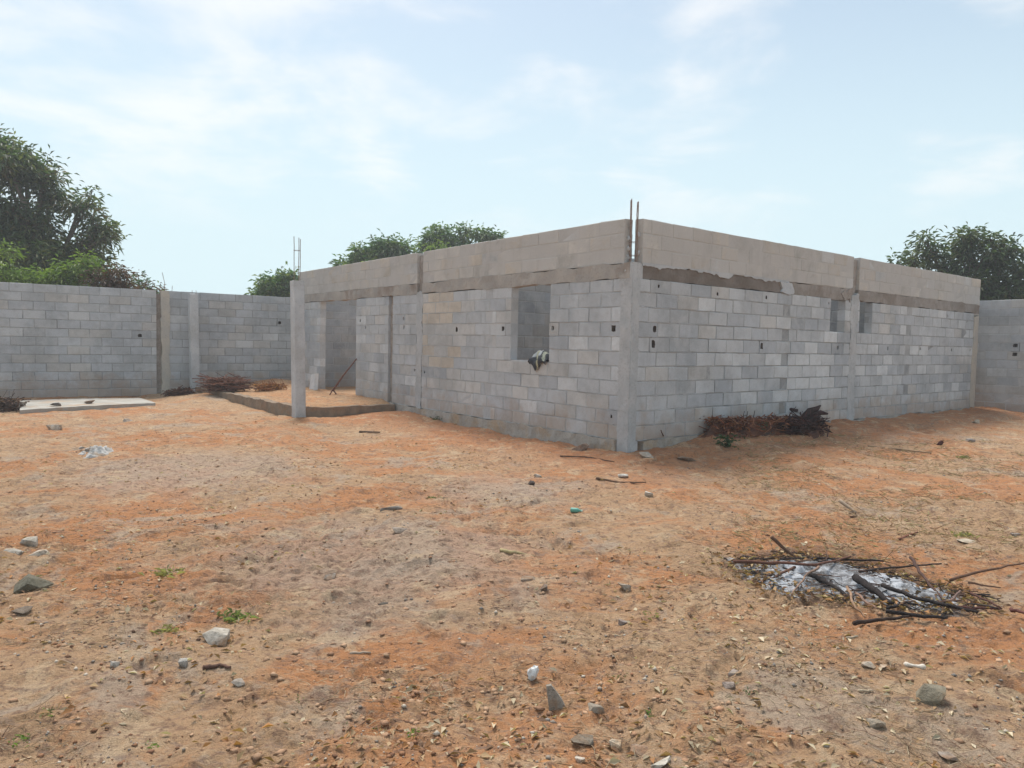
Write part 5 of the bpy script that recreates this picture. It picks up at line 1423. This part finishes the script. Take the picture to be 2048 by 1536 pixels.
for i, a_ in enumerate([
 (828, 1470, 38, 80, G1, 'bright green sprig, one of the brightest, on bare foreground sand'),
 (1292, 1424, 44, 80, (0.12, 0.20, 0.07), 'green weed with small pale stones beside it in the foreground'),
 (300, 1495, 40, 80, G1, 'low green tuft near the bottom of the picture below dry straw'),
 (100, 1428, 44, 70, G2, 'green grassy tuft near the bottom corner'),
 (470, 1238, 76, 110, G2, 'wide low green tuft just above the pale concrete lump'),
 (330, 1258, 60, 70, G3, 'yellowish sparse tuft left of the pale concrete lump'),
 (64, 1158, 50, 70, G2, 'green weed growing on the big dark lump'),
 (1240, 1360, 40, 70, G2, 'thin green sprig beside a flat pale chip'),
 (688, 1452, 30, 50, G1, 'small green sprig left of the brightest one'),
 (760, 1452, 26, 40, G1, 'tiny green sprig between two others in the foreground'),
 (330, 1150, 70, 70, G3, 'faded yellow green patch of grass in the left middle ground'),
 (864, 996, 30, 60, G2, 'dark green weed in the open middle of the yard'),
 (1205, 1118, 30, 50, G3, 'sparse olive tuft on the orange sand'),
 (1925, 1070, 46, 70, G3, 'yellow green grass behind the pale flat stone'),
 (1926, 915, 34, 60, G2, 'green weed out in front of the far end of the house'),
 (1300, 1232, 46, 60, G3, 'dry olive tuft near the pebbly grey lump'),
 (880, 838, 34, 70, (0.06, 0.10, 0.04), 'dark weed at the foot of the front wall'),
 (600, 1400, 40, 50, G2, 'thin tuft beside the footprints in the foreground'),
 (186, 1075, 30, 50, G3, 'yellowish tuft by the pale shards'),
 (1500, 1385, 36, 45, (0.10, 0.16, 0.09), 'bluish green sprig beside pinkish clods'),
 (40, 1480, 60, 60, G1, 'grass tuft in the very bottom corner'),
 ]):
    weed(*a_, seed=300 + i)

# ------------------------------------------------------------------ uncountable litter on the ground
def litter_pos(n, y0, y1, seed, spread=0.95, clump=0.0, fsc=1.3):
    rg = np.random.default_rng(seed)
    out = []
    tot = 0
    while tot < n:
        k = n * 2
        y = y0 * (y1 / y0) ** rg.random(k)
        x = rg.uniform(-1, 1, k) * (y * spread + 0.5)
        keep = np.ones(k, bool)
        if clump: keep = sstep(0.40, 0.75, 0.5 + 0.5 * fbm(x * fsc, y * fsc, 3, seed + 7)) > rg.random(k) * clump
        rx, ry = x - CX, y - CY
        inside = (rx * NA[0] + ry * NA[1] < 0.05) & (rx * NB[0] + ry * NB[1] < 0.05)
        sa = rx * DA[0] + ry * DA[1]; na = rx * NA[0] + ry * NA[1]
        inside |= (sa > PS0 - 0.1) & (na < PN + 0.1) & (na > -0.2)
        inside |= sa > SW - 0.1
        keep &= ~inside
        out.append(np.stack([x[keep], y[keep]], -1)); tot += keep.sum()
    P = np.concatenate(out)[:n]
    return np.concatenate([P, ground_h(P[:, 0], P[:, 1])[:, None]], 1)
rg = np.random.default_rng(77)
# pebbles and soil crumbs
n = 5500
P = litter_pos(n, 2.3, 15, 1, clump=1.0, fsc=2.2)
octv = np.array([(1, 0, 0), (-1, 0, 0), (0, 1, 0), (0, -1, 0), (0, 0, 1), (0, 0, -1)], float)
octf = np.array([(0, 2, 4), (2, 1, 4), (1, 3, 4), (3, 0, 4), (2, 0, 5), (1, 2, 5), (3, 1, 5), (0, 3, 5)])
sz = 0.0035 + 0.011 * rg.random(n) ** 4 + 0.0012 * rg.random(n)
sc = sz[:, None, None] * rg.uniform(0.6, 1.5, (n, 6, 1)) * np.array([1, 1, 0.7])
ang = rg.uniform(0, 6.28, n); ca, sa_ = np.cos(ang), np.sin(ang)
ov = octv[None] * sc
V = np.stack([ov[..., 0] * ca[:, None] - ov[..., 1] * sa_[:, None], ov[..., 0] * sa_[:, None] + ov[..., 1] * ca[:, None], ov[..., 2]], -1) + P[:, None] + np.array([0, 0, 0.002])
pal = np.array([(0.30, 0.16, 0.09), (0.24, 0.13, 0.08), (0.34, 0.29, 0.24), (0.26, 0.24, 0.22), (0.52, 0.46, 0.38), (0.16, 0.10, 0.07)])
tn = pal[rg.choice(6, n, p=[.34, .16, .22, .12, .12, .04])] * rg.uniform(0.75, 1.25, (n, 1))
o = link('gravel', new_mesh('gravel', V.reshape(-1, 3), (octf[None] + (np.arange(n) * 6)[:, None, None]).reshape(-1, 3), M_PEBBLE, tint=np.repeat(tn, 6, 0)))
tag(o, 'scattered small pebbles and earth crumbs over the yard', 'gravel', kind='stuff')
# straw and fine twigs
n = 14000
P = litter_pos(n, 2.3, 14, 2, clump=1.0, fsc=1.8); P[:, 2] += 0.006
pal = np.array([(0.42, 0.31, 0.19), (0.33, 0.24, 0.15), (0.20, 0.12, 0.08), (0.48, 0.40, 0.28)])
V, Fq, T = scatter_prisms(n, P, 0.02 + 0.10 * rg.random(n) ** 1.8, 0.0009 + 0.0014 * rg.random(n) ** 2, pal[rg.integers(0, 4, n)] * rg.uniform(0.7, 1.2, (n, 1)), 0.18, 3, 2, rg, 0.35)
o = link('straw_litter', new_mesh('straw_litter', V, Fq, M_STICK, tint=T))
tag(o, 'dry straw and fine twigs strewn over the dirt', 'straw', kind='stuff')
# dry leaves
def dry_leaves(name, P, lo, hi, pal, seed, label):
    rg = np.random.default_rng(seed); n = len(P)
    az = rg.uniform(0, 6.28, n); el = rg.normal(0.1, 0.28, n)
    D = np.stack([np.cos(az) * np.cos(el), np.sin(az) * np.cos(el), np.sin(el)], -1)
    L = rg.uniform(lo, hi, n)
    T = np.array(pal)[rg.integers(0, len(pal), n)] * rg.uniform(0.65, 1.25, (n, 1))
    V, Fq, TT = leaf_cards(P, L, L * rg.uniform(0.3, 0.55, n), D, np.tile([0, 0, 1.0], (n, 1)) + rg.normal(0, .45, (n, 3)), T, 0.35, 0.1)
    V[:, 2] = np.maximum(V[:, 2], ground_h(V[:, 0], V[:, 1]) + 0.0015)
    o = link(name, new_mesh(name, V, Fq, M_DRY, tint=TT))
    tag(o, label, 'leaves', kind='stuff')
P = litter_pos(4200, 2.3, 15, 3, clump=0.9); P[:, 2] += 0.004
dry_leaves('leaf_litter', P, 0.018, 0.055, [(0.34, 0.21, 0.11), (0.40, 0.28, 0.16), (0.22, 0.13, 0.08), (0.50, 0.42, 0.29), (0.38, 0.19, 0.08)], 4, 'dry brown leaf scraps scattered over the yard')
k = 2600
rr_ = np.sqrt(rg.random(k)) * rg.uniform(0.7, 1.25, k); th = rg.uniform(0, 6.28, k)
lx, ly = rr_ * np.cos(th) * 0.82 + 0.02, rr_ * np.sin(th) * 0.54
ang = -0.50
P = np.stack([ac[0] + lx * math.cos(ang) - ly * math.sin(ang), ac[1] + lx * math.sin(ang) + ly * math.cos(ang)], -1)
P = P[rr_ > 0.42 + 0.40 * rg.random(k)]
P = np.concatenate([P, ground_h(P[:, 0], P[:, 1])[:, None] + 0.010 + 0.03 * rg.random((len(P), 1)) ** 2], 1)
dry_leaves('scorched_leaves', P, 0.02, 0.06, [(0.34, 0.18, 0.08), (0.36, 0.23, 0.12), (0.20, 0.11, 0.065), (0.44, 0.33, 0.20), (0.12, 0.075, 0.05)], 6, 'scorched orange brown leaves ringing the burnt heap')

# fine charred twigs and charcoal bits over the burnt patch
rg = np.random.default_rng(91)
k = 240
rr_ = np.sqrt(rg.random(k)) * 1.05; th = rg.uniform(0, 6.28, k)
lx, ly = rr_ * np.cos(th) * 0.74 + 0.06, rr_ * np.sin(th) * 0.48
P = np.stack([ac[0] + lx * math.cos(ang) - ly * math.sin(ang), ac[1] + lx * math.sin(ang) + ly * math.cos(ang)], -1)
P = np.concatenate([P, ground_h(P[:, 0], P[:, 1])[:, None] + 0.02 + 0.05 * rg.random((k, 1)) * (1 - 0.7 * rr_[:, None])], 1)
pal = np.array([(0.035, 0.03, 0.03), (0.09, 0.055, 0.045), (0.16, 0.10, 0.075), (0.05, 0.045, 0.045)])
V, Fq, T = scatter_prisms(k, P, 0.04 + 0.28 * rg.random(k) ** 2, 0.002 + 0.004 * rg.random(k) ** 2, pal[rg.integers(0, 4, k)], 0.15, 4, 3, rg, 0.4)
o = link('charred_twigs', new_mesh('charred_twigs', V, Fq, M_STICK, tint=T))
tag(o, 'fine charred twigs and charcoal bits over the ash', 'twigs', kind='stuff')

# ------------------------------------------------------------------ humid air
hb = MB(); hb.box((-70, -20, -1.5), (140, 0, 0), (0, 90, 0), (0, 0, 13.5))
hm = bpy.data.materials.new('humid_air'); hm.use_nodes = True
hm.node_tree.nodes.clear()
ho = hm.node_tree.nodes.new('ShaderNodeOutputMaterial'); hv = hm.node_tree.nodes.new('ShaderNodeVolumePrincipled')
hv.inputs['Color'].default_value = (0.92, 0.95, 0.97, 1); hv.inputs['Density'].default_value = 0.0026
hv.inputs['Anisotropy'].default_value = 0.25
hm.node_tree.links.new(hv.outputs[0], ho.inputs['Volume'])
hz_o = hb.build('haze', hm, None); hz_o['kind'] = 'stuff'

# clods of trodden earth, lying in drifts
rg = np.random.default_rng(123)
n = 4000
P = litter_pos(n, 2.3, 11, 21, clump=1.0, fsc=1.4)
sz = 0.004 + 0.017 * rg.random(n) ** 3
sc = sz[:, None, None] * rg.uniform(0.6, 1.4, (n, 6, 1)) * np.array([1.25, 1.0, 0.6])
an = rg.uniform(0, 6.28, n); ca, sa_ = np.cos(an), np.sin(an)
ov = octv[None] * sc
V = np.stack([ov[..., 0] * ca[:, None] - ov[..., 1] * sa_[:, None], ov[..., 0] * sa_[:, None] + ov[..., 1] * ca[:, None], ov[..., 2]], -1) + P[:, None] + np.array([0, 0, 0.001])
tn = np.array([(0.45, 0.285, 0.18), (0.40, 0.235, 0.145), (0.49, 0.325, 0.21)])[rg.integers(0, 3, n)] * rg.uniform(0.8, 1.15, (n, 1))
o = link('earth_clods', new_mesh('earth_clods', V.reshape(-1, 3), (octf[None] + (np.arange(n) * 6)[:, None, None]).reshape(-1, 3), M_PEBBLE, tint=np.repeat(tn, 6, 0), smooth=True))
tag(o, 'small clods of trodden earth over the yard', 'clods', kind='stuff')
# pale leaf scraps gathered round the burnt heap's near side, dry grass beyond it
k = 520
x = rg.normal(1.75, 0.62, k); y = rg.normal(3.65, 0.5, k)
P = np.stack([x, y, ground_h(x, y) + 0.005], -1)
dry_leaves('pale_leaf_scraps', P, 0.018, 0.05, [(0.50, 0.40, 0.27), (0.56, 0.48, 0.35), (0.38, 0.25, 0.14), (0.30, 0.19, 0.11)], 22, 'pale dry leaf scraps gathered in the near dirt beside the wedge of block')
k = 5200
y = rg.uniform(5.5, 12.5, k); x = 0.30 * y + rg.random(k) * 0.45 * y
ok = ((x - CX) * NB[0] + (y - CY) * NB[1] > 0.2) & (fbm(x * 1.1, y * 1.1, 3, 5) > -0.15)
x, y = x[ok], y[ok]; k = len(x)
P = np.stack([x, y, ground_h(x, y) + 0.008], -1)
V, Fq, T = scatter_prisms(k, P, 0.04 + 0.12 * rg.random(k), 0.0018 + 0.002 * rg.random(k), np.array([(0.46, 0.34, 0.18), (0.38, 0.26, 0.14), (0.30, 0.18, 0.10), (0.34, 0.33, 0.16)])[rg.integers(0, 4, k)] * rg.uniform(0.8, 1.15, (k, 1)), 0.35, 3, 2, rg, 0.35)
o = link('dry_grass', new_mesh('dry_grass', V, Fq, M_STICK, tint=T))
tag(o, 'thin dry grass strewn between the side wall and the burnt heap', 'grass', kind='stuff')

# walls, posts and the slab are things of their own
for o in bpy.data.objects:
    if o.parent is None and 'category' in o and 'kind' not in o:
        o['kind'] = 'thing'
